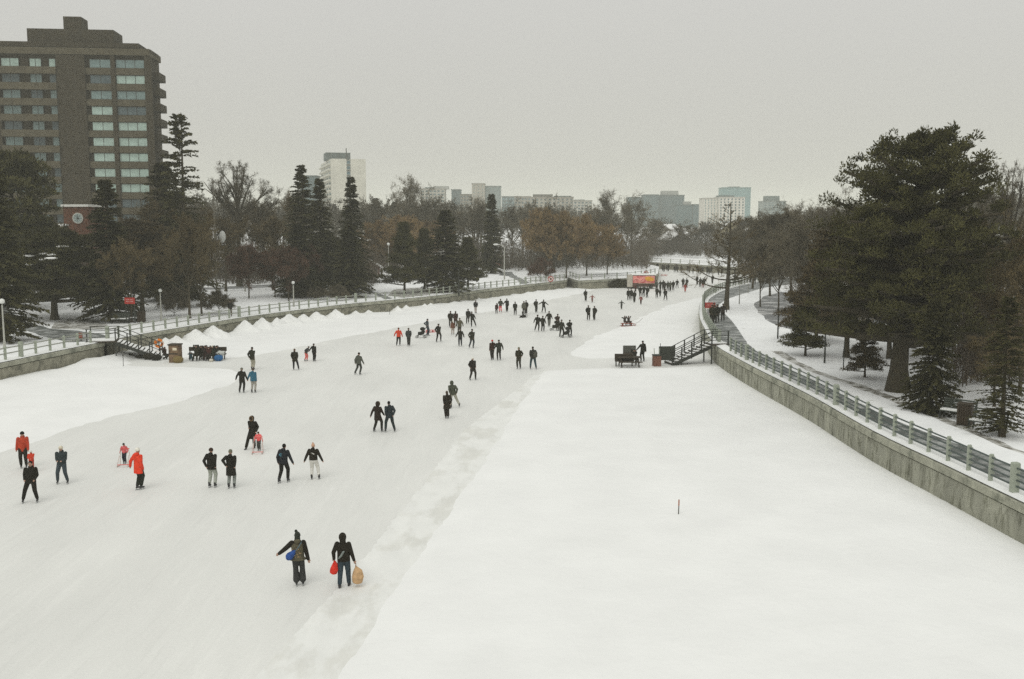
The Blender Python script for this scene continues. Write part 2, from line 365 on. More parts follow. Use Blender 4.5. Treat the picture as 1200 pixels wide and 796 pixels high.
# ---- ice
def ice_mat():
    m = bpy.data.materials.new('skated_ice'); m.use_nodes = True; nt = m.node_tree; N = nt.nodes; L = nt.links; b = N['Principled BSDF']
    tc = N.new('ShaderNodeTexCoord')
    def noise(sc, det, mapping, rough=.6):
        mp = N.new('ShaderNodeMapping'); mp.inputs['Scale'].default_value = mapping[0]; mp.inputs['Rotation'].default_value = (0, 0, mapping[1]); L.new(tc.outputs['Object'], mp.inputs[0])
        n = N.new('ShaderNodeTexNoise'); n.inputs['Scale'].default_value = sc; n.inputs['Detail'].default_value = det; n.inputs['Roughness'].default_value = rough; L.new(mp.outputs[0], n.inputs['Vector']); return n.outputs['Fac']
    a = noise(.25, 8, ((1, .35, 1), R(12))); s1 = noise(2.6, 4, ((1, .07, 1), R(-14)), .7); s2 = noise(3.5, 4, ((1, .05, 1), R(8)), .7); g = noise(9, 5, ((1, 1, 1), 0))
    def mr(x, lo, hi, t0, t1):
        r = N.new('ShaderNodeMapRange'); r.inputs['From Min'].default_value = lo; r.inputs['From Max'].default_value = hi; r.inputs['To Min'].default_value = t0; r.inputs['To Max'].default_value = t1; L.new(x, r.inputs['Value']); return r.outputs[0]
    def mul(x, y):
        k = N.new('ShaderNodeMath'); k.operation = 'MULTIPLY'; L.new(x, k.inputs[0]); L.new(y, k.inputs[1]); return k.outputs[0]
    v = mul(mul(mr(a, .35, .65, .955, 1.045), mr(s1, .53, .70, 1.0, 1.045)), mul(mr(s2, .32, .46, .96, 1.0), mr(g, .3, .7, .975, 1.025)))
    rgb = N.new('ShaderNodeRGB'); rgb.outputs[0].default_value = (.748, .750, .708, 1)
    vm = N.new('ShaderNodeVectorMath'); vm.operation = 'SCALE'; L.new(rgb.outputs[0], vm.inputs[0]); L.new(v, vm.inputs['Scale']); L.new(vm.outputs[0], b.inputs['Base Color'])
    b.inputs['Roughness'].default_value = .55; b.inputs['Specular IOR Level'].default_value = .12
    bp = N.new('ShaderNodeBump'); bp.inputs['Distance'].default_value = .012; L.new(g, bp.inputs['Height']); L.new(bp.outputs[0], b.inputs['Normal'])
    return m
M_ICE = ice_mat()
ice_poly = [(-95, -60)] + [(-95, 300), (BIGX, 300), (BIGX, -60)]
icem = MB(); icem.add([(x, y, 0) for x, y in ice_poly], [(3, 2, 1, 0)])
tag(icem.build('canal_ice', M_ICE), kind='structure')
# ---- snow lying on the ice
def snow_sheet(name, poly, zones, h, edge, m, extra=None, rough=.03, seed=0, swell=.05):
    X, Y = grid_pts(poly, None, zones)
    def zf(x, y):
        d = poly_dist(x, y, poly, True)
        z = -.02 + (h+.02)*sst(d, 0, edge) + rough*noise2(x*3.1, y*3.1)*sst(d, .2, 1.2) + swell*noise2(x, y)*sst(d, 1, 5)
        if extra is not None: z = z + extra(x, y)*sst(d, -.01, .2)
        return z
    return region(name, cdt([poly], X, Y, zf)[0], m)
# big right field: smooth part and its churned edge strip
IN = GL([(405,800),(429,762),(467,697),(532,605),(575,540),(610,481),(637,442),(650,434)], 0)
OUT = GL([(285,800),(290.6,795),(407,670),(483,578),(542,502),(590,466),(632,433)], 0)
top_edge = GL([(690,431.5),(760,431.5),(820,429),(846,426)], 0)
def ext(a, b, k): v = (Vector(a)-Vector(b)).normalized(); q = Vector(a)+v*k; return (q.x, q.y)
IN = [ext(IN[0], IN[2], 22)] + IN; OUT = [ext(OUT[0], OUT[2], 24)] + OUT
wall_in = [p for p in offs(RWs, .25) if -14 < p[1] < 76]
FIELD = jagged([(x-.75, y-.2) for x, y in IN] + top_edge, .8, .05, 21, False) + wall_in[::-1] + [(wall_in[0][0], IN[0][1])]
snow_sheet('snow_field', FIELD, [(4, 40, -12, 24, .55), (40, 80, -6, 24, .9)], .16, 1.6, M_SNOW)
IN2 = [(x+1.3, y+.3) for x, y in IN]; STRIP = jagged([(x-.55, y-.2) for x, y in OUT], .8, .04, 22, False) + [IN2[-1]] + jagged(IN2[::-1], .9, .08, 23, False)
def churn(x, y): return .014*np.sin(7.3*x+2.1*y+3*noise2(x*4, y*4))*np.sin(5.1*y-1.7*x+4*noise2(y*3, x*3))
snow_sheet('snow_strip', STRIP, [(4, 75, -10, 6, .3)], .03, 1.6, M_CHURN, lambda x, y: churn(x, y)*.3, rough=.003, swell=0)
# upper right field
UP = smooth_line(GL([(850,416),(800,419),(740,420),(690,421.5),(664,420.5),(668,408),(690,394),(721,382.5),(780,357.5),(820,347.5),(850,337),(880,330),(905,325)], 0), 3)
wall_in2 = [p for p in offs(RWs, .2) if p[1] > 77 and p[0] < UP[-1][0]]
UPF = jagged(UP, 1.2, .15, 24, False) + wall_in2[::-1]
snow_sheet('snow_field', UPF, [(70, 180, 0, 50, 1.3)], .13, 3.6, M_SNOW)
# left bank snow
LE = smooth_line(GL([(0,538),(105,499),(180,481),(250,462),(285,447),(296,438),(275,432),(230,429),(160,428),(150,422),(190,419.5),(260,421.5),(305,418),(405,396.5),(440,390.5),(500,378.5),(563,368),(620,357),(680,345),(700,339.5),(735,336.5),(775,330),(778,322)], 0), 2.5)
LE = [(LE[0][0]-14, LE[0][1]-24)] + LE
lw_in = offs(LW1s[-60:], -.1)
Lwall = [p for p in [(x-.35, y+.15) for x, y in LW1s + LW2s + LW3s] if p[1] > 18]
LEFTSNOW = jagged(LE, 1.0, .09, 25, False) + Lwall[::-1]
heaps = [(190.7,396,1.1),(203,395,1.1),(226.7,390.7,1.5),(247,388,1.6),(284,383,1.6),(304.5,379,1.6),(322,379,1.3),(336,375,1.6),(353,374.5,1.3),(368,373,1.4),(390.5,370.5,1.4),(464,363,.9),(474,361,.9),(496,357.6,.8),(503,357,.8),(430,367,.7),(415,369,.8),(532,353,.5),(560,349,.5),(600,344,.4)]
def along(line, px):
    """point on the wall line seen at picture column px"""
    for a, b in zip(line, line[1:]):
        pa = CX + F*a[0]/a[1]*1.0; pb = CX + F*b[0]/b[1]
        if a[1] > 0 and (pa-px)*(pb-px) <= 0: t = (px-pa)/(pb-pa+1e-9); return (a[0]+(b[0]-a[0])*t, a[1]+(b[1]-a[1])*t)
    return line[-1]
def drift(x, y):
    d = np.full(x.shape, 1e9)
    for wl in (LW1s, LW2s, LW3s): d = np.minimum(d, poly_dist(x, y, wl))
    amp = .40 + .25*noise2(x*2.0, y*2.0)
    return np.maximum(0, amp)*(1-sst(d, .2, 3.0))
snow_sheet('snow_bank', LEFTSNOW, [(18, 110, -60, -5, 1.0), (110, 200, -50, 30, 1.8)], .13, 3.2, M_SNOW, drift)
HM = None
for k, (px, py, hh) in enumerate(heaps):
    q = along(LW2s, px); hh *= .86
    rg = np.random.default_rng(k); n = 30; m = 8; V = [(0, 0, hh*.97)]; Fc = []
    for j in range(1, m+1):
        rr = hh*1.25*j/m
        for i in range(n):
            a = 2*math.pi*i/n; wob = 1+.18*math.sin(2*a+k)+.11*math.sin(3*a+2.3*k)+.07*math.sin(7*a+2*k)
            V.append((rr*wob*math.cos(a)*1.15, rr*wob*math.sin(a)*.8, hh*(1-(j/m)**.92)-.04+.08*rg.uniform(-1, 1)*hh*(j < m)))
    for i in range(n): Fc.append((0, 1+i, 1+(i+1) % n))
    mb = MB().add(V, Fc); Fq = []
    for j in range(m-1):
        for i in range(n): b_ = 1+j*n; Fq.append((b_+i, b_+n+i, b_+n+(i+1) % n, b_+(i+1) % n))
    mb.f += Fq
    if k < 11:
        words = ['stairs', 'brown booth', 'rubbish heap']
        lab = ['pointed snow pile against the left canal wall, nearest of all to the stairs', 'small pointed snow pile, second from the stairs along the left canal wall', 'tall pointed snow pile against the wall behind the heap of seated people', 'steep pointed snow pile just right of the seated people, against the wall', 'pointed snow pile against the wall above the person in pale trousers', 'tall snow pile sixth from the stairs along the left wall', 'lower rounded snow pile between two tall ones on the left wall', 'sharp narrow snow pile eighth from the stairs along the left wall', 'small snow pile above the three children skating on the left', 'wide snow pile tenth from the stairs along the left wall', 'last pointed snow pile along the left wall, beyond the striding grey skater'][k]
        g_ = 'pointed snow piles pushed against the left canal wall'
    else: lab = 'low snow drift at the foot of the far left canal wall'; g_ = 'low snow drifts along the far left wall'
    o = mb.build('snow_pile', M_SNOW, loc=(q[0]+.55*hh*.6, q[1]-.9*hh, .05), smooth=True); o.rotation_euler.z = R(25)
    tag(o, lab, 'snow pile', g_)
# ------------------------------------------------------------------ retaining walls
def wall(name, line, side, label, m_face, blocks=False, zt=WZ, snowcap=True, piers=()):
    """loft a profile along the line; side=+1 canal lies to the left of the direction of travel"""
    root = empty(name, (line[0][0], line[0][1], 0), 0, label, 'canal wall')
    ox, oy = line[0]
    def loft(prof, n_, m_):
        nr = []
        for i in range(len(line)):
            a = Vector(line[max(i-1, 0)]); b = Vector(line[min(i+1, len(line)-1)]); t = (b-a).normalized(); nr.append(Vector((-t.y, t.x))*side)
        V = []; k = len(prof)
        for i, p in enumerate(line):
            for (o_, z) in prof: V.append((p[0]+nr[i].x*o_-ox, p[1]+nr[i].y*o_-oy, z))
        Fc = []
        for i in range(len(line)-1):
            for j in range(k):
                q = (i*k+j, i*k+(j+1) % k, (i+1)*k+(j+1) % k, (i+1)*k+j); Fc.append(q if side < 0 else q[::-1])
        Fc.append(tuple(range(k))); Fc.append(tuple((len(line)-1)*k+j for j in range(k-1, -1, -1)))
        mb = MB(); mb.add(V, Fc); return mb.build(n_, m_, root)
    loft([(-.5, -.3), (-.04, -.3), (-.04, zt-.42), (-.5, zt-.42)], 'wall_face', m_face)
    loft([(-.5, zt-.419), (-.09, zt-.419), (-.09, zt-.36), (-.5, zt-.36)], 'wall_groove', M_GROOVE)  # recessed strip under the cap, its shade painted by the dark material
    loft([(-.52, zt-.357), (.03, zt-.357), (.06, zt-.33), (.06, zt-.04), (.02, zt), (-.52, zt)], 'wall_cap', M_CAP)
    if snowcap: loft([(-.85, zt-.05), (-.16, zt-.03), (-.14, zt+.05), (-.3, zt+.10), (-.75, zt+.12), (-.85, zt+.09)], 'snow_cover', M_RIDGE if False else M_SNOW)
    return root
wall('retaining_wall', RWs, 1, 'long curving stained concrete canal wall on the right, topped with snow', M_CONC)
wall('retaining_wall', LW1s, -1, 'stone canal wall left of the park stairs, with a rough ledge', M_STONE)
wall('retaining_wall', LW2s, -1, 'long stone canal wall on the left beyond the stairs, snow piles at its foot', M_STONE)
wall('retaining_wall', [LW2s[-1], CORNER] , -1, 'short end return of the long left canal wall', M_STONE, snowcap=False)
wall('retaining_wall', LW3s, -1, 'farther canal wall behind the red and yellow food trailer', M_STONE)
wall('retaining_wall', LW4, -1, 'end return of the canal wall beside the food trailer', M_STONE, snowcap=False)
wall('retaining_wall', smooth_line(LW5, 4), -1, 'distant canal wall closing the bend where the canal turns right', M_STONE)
# ------------------------------------------------------------------ railings
def post_mesh(w_, d_, h_, seed=0):
    mb = MB(); b = w_/2; c = d_/2
    prof = [(b, c, 0), (b, c, h_-.04), (b-.02, c-.02, h_)]
    V = []
    for x, y, z in prof: V += [(-x, -y, z), (x, -y, z), (x, y, z), (-x, y, z)]
    Fc = [(3, 2, 1, 0), (8, 9, 10, 11)]
    for i in (0, 4):
        for k in range(4): Fc.append((i+k, i+(k+1) % 4, i+4+(k+1) % 4, i+4+k))
    mb.add(V, Fc)
    for z in (.32, .62, .92): mb.box((0, c+.03, z), (.07, .06, .09))
    return mb.mesh('post')
PM = post_mesh(.08, .16, 1.08); PT = post_mesh(.24, .26, 1.14); PM.materials.append(M_POST); PT.materials.append(M_POST)
PML = post_mesh(.14, .14, 1.0); PML.materials.append(M_POST)
def resample(line, step):
    out = []; acc = 0; prev = Vector(line[0]); out.append((prev.x, prev.y, 0)); nxt = step; tot = 0
    for p in line[1:]:
        q = Vector(p); L_ = (q-prev).length
        while tot + L_ >= nxt:
            t = (nxt-tot)/L_; r = prev.lerp(q, t); d = q-prev; out.append((r.x, r.y, math.atan2(d.y, d.x))); nxt += step
        tot += L_; prev = q
    out[0] = (out[0][0], out[0][1], out[1][2] if len(out) > 1 else 0); return out
def railing(line, off, step, label, zt, rails, railmat, thick_every=11, ph=0, pm=None, maxp=100, thin=.045, snow=False):
    ln = offs(line, off); pts = resample(ln, step)
    root = empty('railing', (pts[0][0], pts[0][1], zt), 0, label, 'railing'); ox, oy = pts[0][:2]
    vis = sorted(range(len(pts)), key=lambda i: math.hypot(pts[i][0], pts[i][1]) if pts[i][1] > 8 else 1e6)
    keep = set(vis[:maxp]); rest = MB()
    for i, (x, y, a) in enumerate(pts):
        me = PT if (i+ph) % thick_every == 0 else (pm or PM)
        if i in keep:
            o = link('post', me, None, root, (x-ox, y-oy, 0)); o.rotation_euler.z = a + (math.pi if off > 0 else 0)
        elif y > 8: rest.box((x-ox, y-oy, .52), (.16, .16, 1.04), a)
    if rest.v: tag(rest.build('far_posts', M_POST, root), kind='stuff')
    for z in rails:
        mb = MB(); n = [(x-ox, y-oy, z) for x, y, a in pts]
        for a, b in zip(n, n[1:]): mb.bar(a, b, thin, thin*1.3)
        mb.build('rail', railmat, root)
    return root
near = [p for p in RWs if p[1] < 80.3]; far = [p for p in RWs if p[1] > 81.5 and p[0] < 120]
railing([p for p in near if p[1] > -3], .38, 1.63, 'pale concrete post railing on the near right canal wall, up to the stairs', WZ+.1, (.25, .48, .71, .94), M_RAIL, ph=9)
railing(far, .38, 1.8, 'curving post railing on the right canal wall beyond the stairs', WZ+.1, (.25, .48, .71, .94), M_RAIL)
railing([p for p in LW1s if p[1] > 30], -.38, 1.75, 'pale post and pipe railing left of the park stairs', WZ+.1, (.45, .85), M_RAILP, pm=PML, thick_every=10, ph=5, thin=.06)
railing(LW2s, -.38, 1.75, 'long pale post and pipe railing on the left wall beyond the stairs', WZ+.1, (.45, .85), M_RAILP, pm=PML, thick_every=12, thin=.06)
railing(LW3s, -.38, 3.0, 'railing on the far wall behind the food trailer', WZ+.1, (.45, .85), M_RAIL, pm=PML, thick_every=99, ph=3)
railing(smooth_line(LW5, 4)[:60], -.38, 3.4, 'distant railing on the wall at the canal bend', WZ+.1, (.45, .85), M_RAILP, pm=PML, thick_every=99, ph=3)
# ------------------------------------------------------------------ trees
def unit(v): return v/(np.linalg.norm(v, axis=-1, keepdims=True)+1e-9)
def blades(P0, D, Ln, W, rg, mid=.5):
    """leaf / needle-spray / twig shaped quads"""
    n = len(P0); D = unit(D); rnd = rg.normal(size=(n, 3)); S = unit(np.cross(D, rnd))*(np.asarray(W).reshape(-1, 1)/2)
    Ln = np.asarray(Ln).reshape(-1, 1)
    V = np.empty((n, 4, 3)); V[:, 0] = P0; V[:, 1] = P0 + D*Ln*mid + S; V[:, 2] = P0 + D*Ln; V[:, 3] = P0 + D*Ln*mid - S
    return V.reshape(-1, 3), np.arange(4*n).reshape(-1, 4)
def tubes(Pts, Rad, sides=4):
    """Pts (n,k,3) Rad (n,k) -> tubes"""
    n, k, _ = Pts.shape; T = unit(np.gradient(Pts, axis=1)); ref = np.array([.31, .77, .55]); U = unit(np.cross(T, ref)); W = np.cross(T, U)
    a = np.arange(sides)*2*math.pi/sides
    V = Pts[:, :, None, :] + Rad[:, :, None, None]*(U[:, :, None, :]*np.cos(a)[None, None, :, None] + W[:, :, None, :]*np.sin(a)[None, None, :, None])
    idx = np.arange(n*k*sides).reshape(n, k, sides); r = np.roll(idx, -1, axis=2)
    Fc = np.stack([idx[:, :-1], r[:, :-1], r[:, 1:], idx[:, 1:]], -1).reshape(-1, 4)
    return V.reshape(-1, 3), Fc
def merge(lst):
    V = []; Fc = []; n = 0
    for v, f in lst: V.append(v); Fc.append(f+n); n += len(v)
    return np.concatenate(V), np.concatenate(Fc)
def quad(p0, p1, p2, k):
    t = np.linspace(0, 1, k)[None, :, None]
    return (1-t)**2*p0[:, None] + 2*t*(1-t)*p1[:, None] + t*t*p2[:, None]
def quadt(p0, p1, p2, t):
    t = t[:, None]; return (1-t)**2*p0+2*t*(1-t)*p1+t*t*p2, unit(2*(1-t)*(p1-p0)+2*t*(p2-p1))
def trunk_tube(h, r0, r1, rg, lean=.02, k=10, sides=10):
    z = np.linspace(-.3, h, k); pts = np.zeros((1, k, 3)); pts[0, :, 2] = z
    ph = rg.uniform(0, 6.28, 2); pts[0, :, 0] = lean*h*np.sin(z/h*2.5+ph[0])-lean*h*np.sin(ph[0]); pts[0, :, 1] = lean*h*np.sin(z/h*2.1+ph[1])-lean*h*np.sin(ph[1])
    rad = (r0+(r1-r0)*np.clip(z/h, 0, 1))[None]; rad[0, 0] *= 1.5; rad[0, 1] *= 1.05
    return pts, rad, tubes(pts, rad, sides)
def bare_tree(h, rc, seed, nl=9, tf=.25, r0=None, n4=7, n5=4, wid=.03, flat=.42, zc=.60, bushy=1.0, upright=.35, twig=1.0, lf=.50, eln=None):
    rg = np.random.default_rng(seed); r0 = r0 or h*.017
    th = h*.62; pts, rad, tr = trunk_tube(th, r0, r0*.35, rg, .015)
    # limbs aim at points spread over the crown's envelope
    n = nl; a = np.arange(n)*2.4+rg.uniform(0, 1, n); el = np.clip(rg.uniform(-.15, 1.45, n), 0, 1.5); el[0] = 1.45
    if eln: el = rg.uniform(eln[0], eln[1], n)
    tgt = np.stack([rc*np.cos(a)*np.cos(el)*rg.uniform(.75, 1, n), rc*np.sin(a)*np.cos(el)*rg.uniform(.75, 1, n), h*zc+h*flat*np.sin(el)*rg.uniform(.85, 1, n)], 1)
    s = np.clip(tf + (tgt[:, 2]/h-tf)*.55*rg.uniform(.5, 1.1, n), tf, .97*th/h); z0 = s*h
    st = np.stack([np.interp(z0, pts[0, :, 2], pts[0, :, 0]), np.interp(z0, pts[0, :, 2], pts[0, :, 1]), z0], 1)
    ln = np.linalg.norm(tgt-st, axis=1); md = st*.55+tgt*.45; md[:, 2] += ln*.02; md[:, :2] += (tgt-st)[:, :2]*.10 + rg.normal(size=(n, 2))*.04*h
    lv = [(st, md, tgt, r0*.5*(1-.35*(z0/h-tf)))]
    out = [tr]; k = 7; Pt = quad(st, md, tgt, k); out.append(tubes(Pt, lv[0][3][:, None]*np.linspace(1, .2, k)[None], 6))
    lens = ln; par = lv[0]; tw = []
    spec = [(int(7*bushy), lf, .16, 5, 4), (int(6*bushy), .50, .20, 4, 3)]
    for (m, lf_, _, kk, sd) in spec:
        p0, p1, p2, pr = par; N_ = len(p0)
        i = np.repeat(np.arange(N_), m); t = rg.uniform(.22, 1.0, len(i)); s0, tg = quadt(p0[i], p1[i], p2[i], t)
        d = unit(tg*.75 + rg.normal(size=(len(i), 3))*.55 + np.array([0, 0, upright])); L_ = lens[i]*lf_*rg.uniform(.6, 1.15, len(i))*(1.15-.45*t)
        e = s0 + d*L_[:, None]; mm = s0*.5+e*.5+rg.normal(size=e.shape)*L_[:, None]*.08; e[:, 2] += L_*.08
        rr = pr[i]*(1-.75*t)*.62; rr = np.maximum(rr, .006)
        Pt = quad(s0, mm, e, kk); (out if sd == 4 else tw).append(tubes(Pt, rr[:, None]*np.linspace(1, .3, kk)[None], sd))
        par = (s0, mm, e, rr); lens = L_
    for (m, lf, wd) in ((n4, .62, wid*1.2), (n5, .60, wid)):
        p0, p1, p2, pr = par; N_ = len(p0); i = np.repeat(np.arange(N_), m); t = rg.uniform(.1, 1.0, len(i)); s0, tg = quadt(p0[i], p1[i], p2[i], t)
        d = unit(tg*.7 + rg.normal(size=(len(i), 3))*.6 + np.array([0, 0, upright*.6])); L_ = np.maximum(lens[i]*lf*rg.uniform(.6, 1.2, len(i)), .35*twig)
        tw.append(blades(s0, d, L_, wd*rg.uniform(.7, 1.2, len(i)), rg, .35)); e = s0+d*L_[:, None]; par = (s0, (s0+e)/2, e, None); lens = L_
    return merge(out), merge(tw)
def spruce_tree(h, r, seed, z0=.06, step=.34, nb=7, K=12, ragged=.2, droop=.25, prof=.85, wid=.17, bl=.5, gap=0, r0=None, top=0.0):
    rg = np.random.default_rng(seed); r0 = r0 or h*.014+.04
    pts, rad, tr = trunk_tube(h, r0, .03, rg, .006)
    z = np.arange(h*z0, h*.985, step); i = np.repeat(np.arange(len(z)), nb); zb = z[i]+rg.uniform(-.4, .4, len(i))*step; t = zb/h
    whor = rg.uniform(1-ragged, 1+ragged*.6, len(z))[i]
    Lb = (r*((1-np.clip(t, 0, 1))**prof)*np.minimum(1, .72+.28*np.clip((t-z0)/.12, 0, 1))*rg.uniform(.72, 1.08, len(i))*whor + .22)
    if top: Lb = np.maximum(Lb, top*rg.uniform(.5, 1.1, len(i)))
    if gap:
        keep = rg.uniform(0, 1, len(i)) > gap; i = i[keep]; zb = zb[keep]; t = t[keep]; Lb = Lb[keep]
    a = rg.uniform(0, 6.283, len(i)); o = np.stack([np.cos(a), np.sin(a), np.zeros(len(i))], 1); up = np.array([0, 0, 1.])
    p0 = up*zb[:, None]; rise = np.where(t > .8, .5, np.where(t > .5, .12, -.05))
    p1 = p0 + o*Lb[:, None]*.5 + up*(Lb*rise)[:, None]; p2 = p0 + o*Lb[:, None] + up*(Lb*(rise-droop*(1-t)))[:, None]
    br = tubes(quad(p0, p1, p2, 4), (.012+.012*Lb)[:, None]*np.linspace(1, .25, 4)[None], 3)
    n = len(i); j = np.repeat(np.arange(n), K*4); s = rg.uniform(.12, 1.0, len(j)); P0, T = quadt(p0[j], p1[j], p2[j], s)
    side = np.cross(T, up)*np.where(rg.uniform(size=len(j)) > .5, 1, -1)[:, None]
    d = unit(T*.7 + side*rg.uniform(.1, 1.1, len(j))[:, None] + up*rg.uniform(-.55, .2, len(j))[:, None] + rg.normal(size=(len(j), 3))*.2)
    ll = bl*(.55+.6*(Lb[j]/r)*(1.1-s*.5))*rg.uniform(.6, 1.2, len(j))
    fb = blades(P0, d, ll, wid*rg.uniform(.6, 1.3, len(j)), rg, .4)
    tb = blades(np.repeat(up[None]*h*.97, 10, 0), up+rg.normal(size=(10, 3))*.35, np.full(10, .5), np.full(10, .1), rg)
    return merge([tr, br]), merge([fb, tb])
def pine_tree(h, zmin, prof, seed, nlimb=60, nsub=5, nb=110, cl=.75, bl=.30, wid=.085, r0=.3, flatc=.5, rise=.25, skip=None, zlist=None, s0=.38, var=(.62, 1.1), lean=0):
    """prof(z)->radius; needles gathered in clumps along spreading limbs, open gaps between the layers"""
    rg = np.random.default_rng(seed); up = np.array([0, 0, 1.]); pts, rad, tr = trunk_tube(h*.96, r0, r0*.12, rg, .008, sides=12)
    n = nlimb; zt = np.sort(zmin + (h-zmin)*rg.uniform(0, 1, n)**.9); zt[-1] = h*.995
    if skip is not None:
        for lo, hi in skip: zt = zt[(zt < lo) | (zt > hi)]
    if zlist is not None: zt = np.array(zlist)
    n = len(zt); a = np.arange(n)*2.39996+rg.uniform(-.4, .4, n); Rr = np.array([prof(z) for z in zt])*rg.uniform(var[0], var[1], n)
    rs_ = np.asarray(rise(zt)) if callable(rise) else rise*np.ones(n)
    o = np.stack([np.cos(a), np.sin(a), 0*a], 1); p2 = o*Rr[:, None]+up*zt[:, None]; z0 = np.clip(zt-Rr*rs_, .5, h*.95); p0 = up*z0[:, None]; p1 = o*(Rr*.55)[:, None]+up*(z0+(zt-z0)*.3)[:, None]
    lim = tubes(quad(p0, p1, p2, 6), (.02+.028*Rr*(r0/.3))[:, None]*np.linspace(1, .3, 6)[None], 5)
    C = []; m = max(3, nsub)
    i = np.repeat(np.arange(n), m); s = np.tile(np.linspace(s0, 1, m), n)+rg.uniform(-.07, .07, n*m); s = np.clip(s, .2, 1); c, T = quadt(p0[i], p1[i], p2[i], s)
    sd = np.cross(T, up); off = rg.normal(size=len(i))*.28*(Rr[i]*.5+.4)*(.3+s); c2 = c+sd*off[:, None]+up*np.abs(rg.normal(size=len(i)))[:, None]*.18
    sub = tubes(quad(c, (c+c2)/2, c2, 3), np.full((len(i), 3), .02), 3)
    sz = cl*rg.uniform(.65, 1.25, len(i))*(.75+.25*np.clip(Rr[i]/3, 0, 1.2)); j = np.repeat(np.arange(len(i)), nb); q = unit(rg.normal(size=(len(j), 3)))*(rg.uniform(0, 1, len(j))**.45)[:, None]
    q[:, 2] = np.where(q[:, 2] < 0, q[:, 2]*.45, q[:, 2]); P0 = c2[j]+q*np.stack([sz[j], sz[j], sz[j]*flatc], 1)
    d = unit(q*.8+up*.5+rg.normal(size=q.shape)*.45)
    fb = blades(P0, d, bl*rg.uniform(.6, 1.2, len(j)), wid*rg.uniform(.6, 1.3, len(j)), rg, .5)
    global LASTC; LASTC = (c2, sz)
    A_ = merge([tr, lim, sub]); B_ = merge([fb])
    for V_ in (A_[0], B_[0]): V_[:, 0] += lean*np.clip(V_[:, 2]/h, 0, 1)**2
    return A_, B_
PROTO = {}
def proto(key, fn):
    if key not in PROTO:
        (tv, tf_), (cv, cf) = fn(); a = npmesh('trunk', tv, tf_); b = npmesh('crown', cv, cf)
        a.materials.append(M_BARK); b.materials.append(M_TWIG); PROTO[key] = (a, b)
    return PROTO[key]
def plant(name, pr, h0, x, y, h, wscale, mt, mc, label, cat, group=None, rz=0, z=None):
    z = tz(x, y)-.05 if z is None else z
    t = empty(name, (x, y, z), rz, label, cat, group); s = h/h0; t.scale = (s*wscale, s*wscale, s)
    a = link('trunk', pr[0], None, t); setmat(a, mt); b = link('crown', pr[1], None, t); setmat(b, mc); return t
# prototypes, built at their nominal height
PR = dict(pnC=(14, lambda: pine_tree(14, 5.0, lambda z: 4.4*math.sqrt(max(.02, 1-((z-7.2)/7.0)**2)), 19, nlimb=64, nsub=6, nb=60, cl=.74, bl=.36, wid=.13, r0=.24, rise=.1)),bareE=(20, lambda: bare_tree(20, 8.0, 23, nl=19, tf=.26, zc=.50, flat=.46, lf=.33, upright=.12, wid=.035, eln=(.25, 1.4), r0=.46, n4=6, n5=3)),
 bareA=(18, lambda: bare_tree(18, 6.8, 1, nl=13, wid=.04, n4=8, n5=5, tf=.2, zc=.55)), bareB=(18, lambda: bare_tree(18, 5.8, 2, nl=12, tf=.14, wid=.045, n5=5, zc=.52, flat=.48)), bareC=(18, lambda: bare_tree(18, 7.2, 3, nl=13, tf=.12, wid=.045, n5=5, zc=.5, flat=.5)),
 bareD=(12, lambda: bare_tree(12, 4.9, 4, nl=13, tf=.09, wid=.05, zc=.5, flat=.5, n4=8, n5=5)), small=(5.5, lambda: bare_tree(5.5, 2.2, 5, nl=12, tf=.28, zc=.56, n4=9, n5=5, wid=.045, r0=.09)),
 willow=(13, lambda: bare_tree(13, 6.4, 6, nl=18, tf=.08, zc=.45, flat=.55, n4=9, n5=5, wid=.085, upright=.15)),
 shrub=(3, lambda: bare_tree(3, 2.4, 7, nl=16, tf=.02, zc=.35, flat=.6, n4=6, n5=4, wid=.025, r0=.05, upright=.6)),
 spA=(18, lambda: spruce_tree(18, 3.9, 11, step=.30, K=14, nb=8, prof=.75)), spB=(18, lambda: spruce_tree(18, 3.6, 12, step=.30, ragged=.22, prof=1.0, droop=.38, wid=.13, K=10, top=.35)), spT=(24, lambda: spruce_tree(24, 5.2, 17, step=.42, nb=6, ragged=.35, prof=.66, droop=.2, gap=.10, K=12, wid=.17, bl=.6)), spN=(14, lambda: spruce_tree(14, 2.1, 13, prof=.75)),
 spW=(12, lambda: spruce_tree(12, 4.6, 14, z0=.02, prof=.8, ragged=.25, step=.26, wid=.15, K=16, nb=8)),
 pnA=(11, lambda: pine_tree(11, 1.6, lambda z: 4.3*math.sqrt(max(.02, 1-((z-4.2)/7.0)**2)), 15, nlimb=70, nsub=6, nb=60, cl=.72, bl=.36, wid=.13, r0=.22, rise=.15)),
 pnB=(10, lambda: pine_tree(10, 1.6, lambda z: 4.0*max(.12, 1-max(0, z-2.5)/7.8), 16, nlimb=66, nsub=6, nb=60, cl=.72, bl=.36, wid=.13, r0=.2, rise=.1)),
)
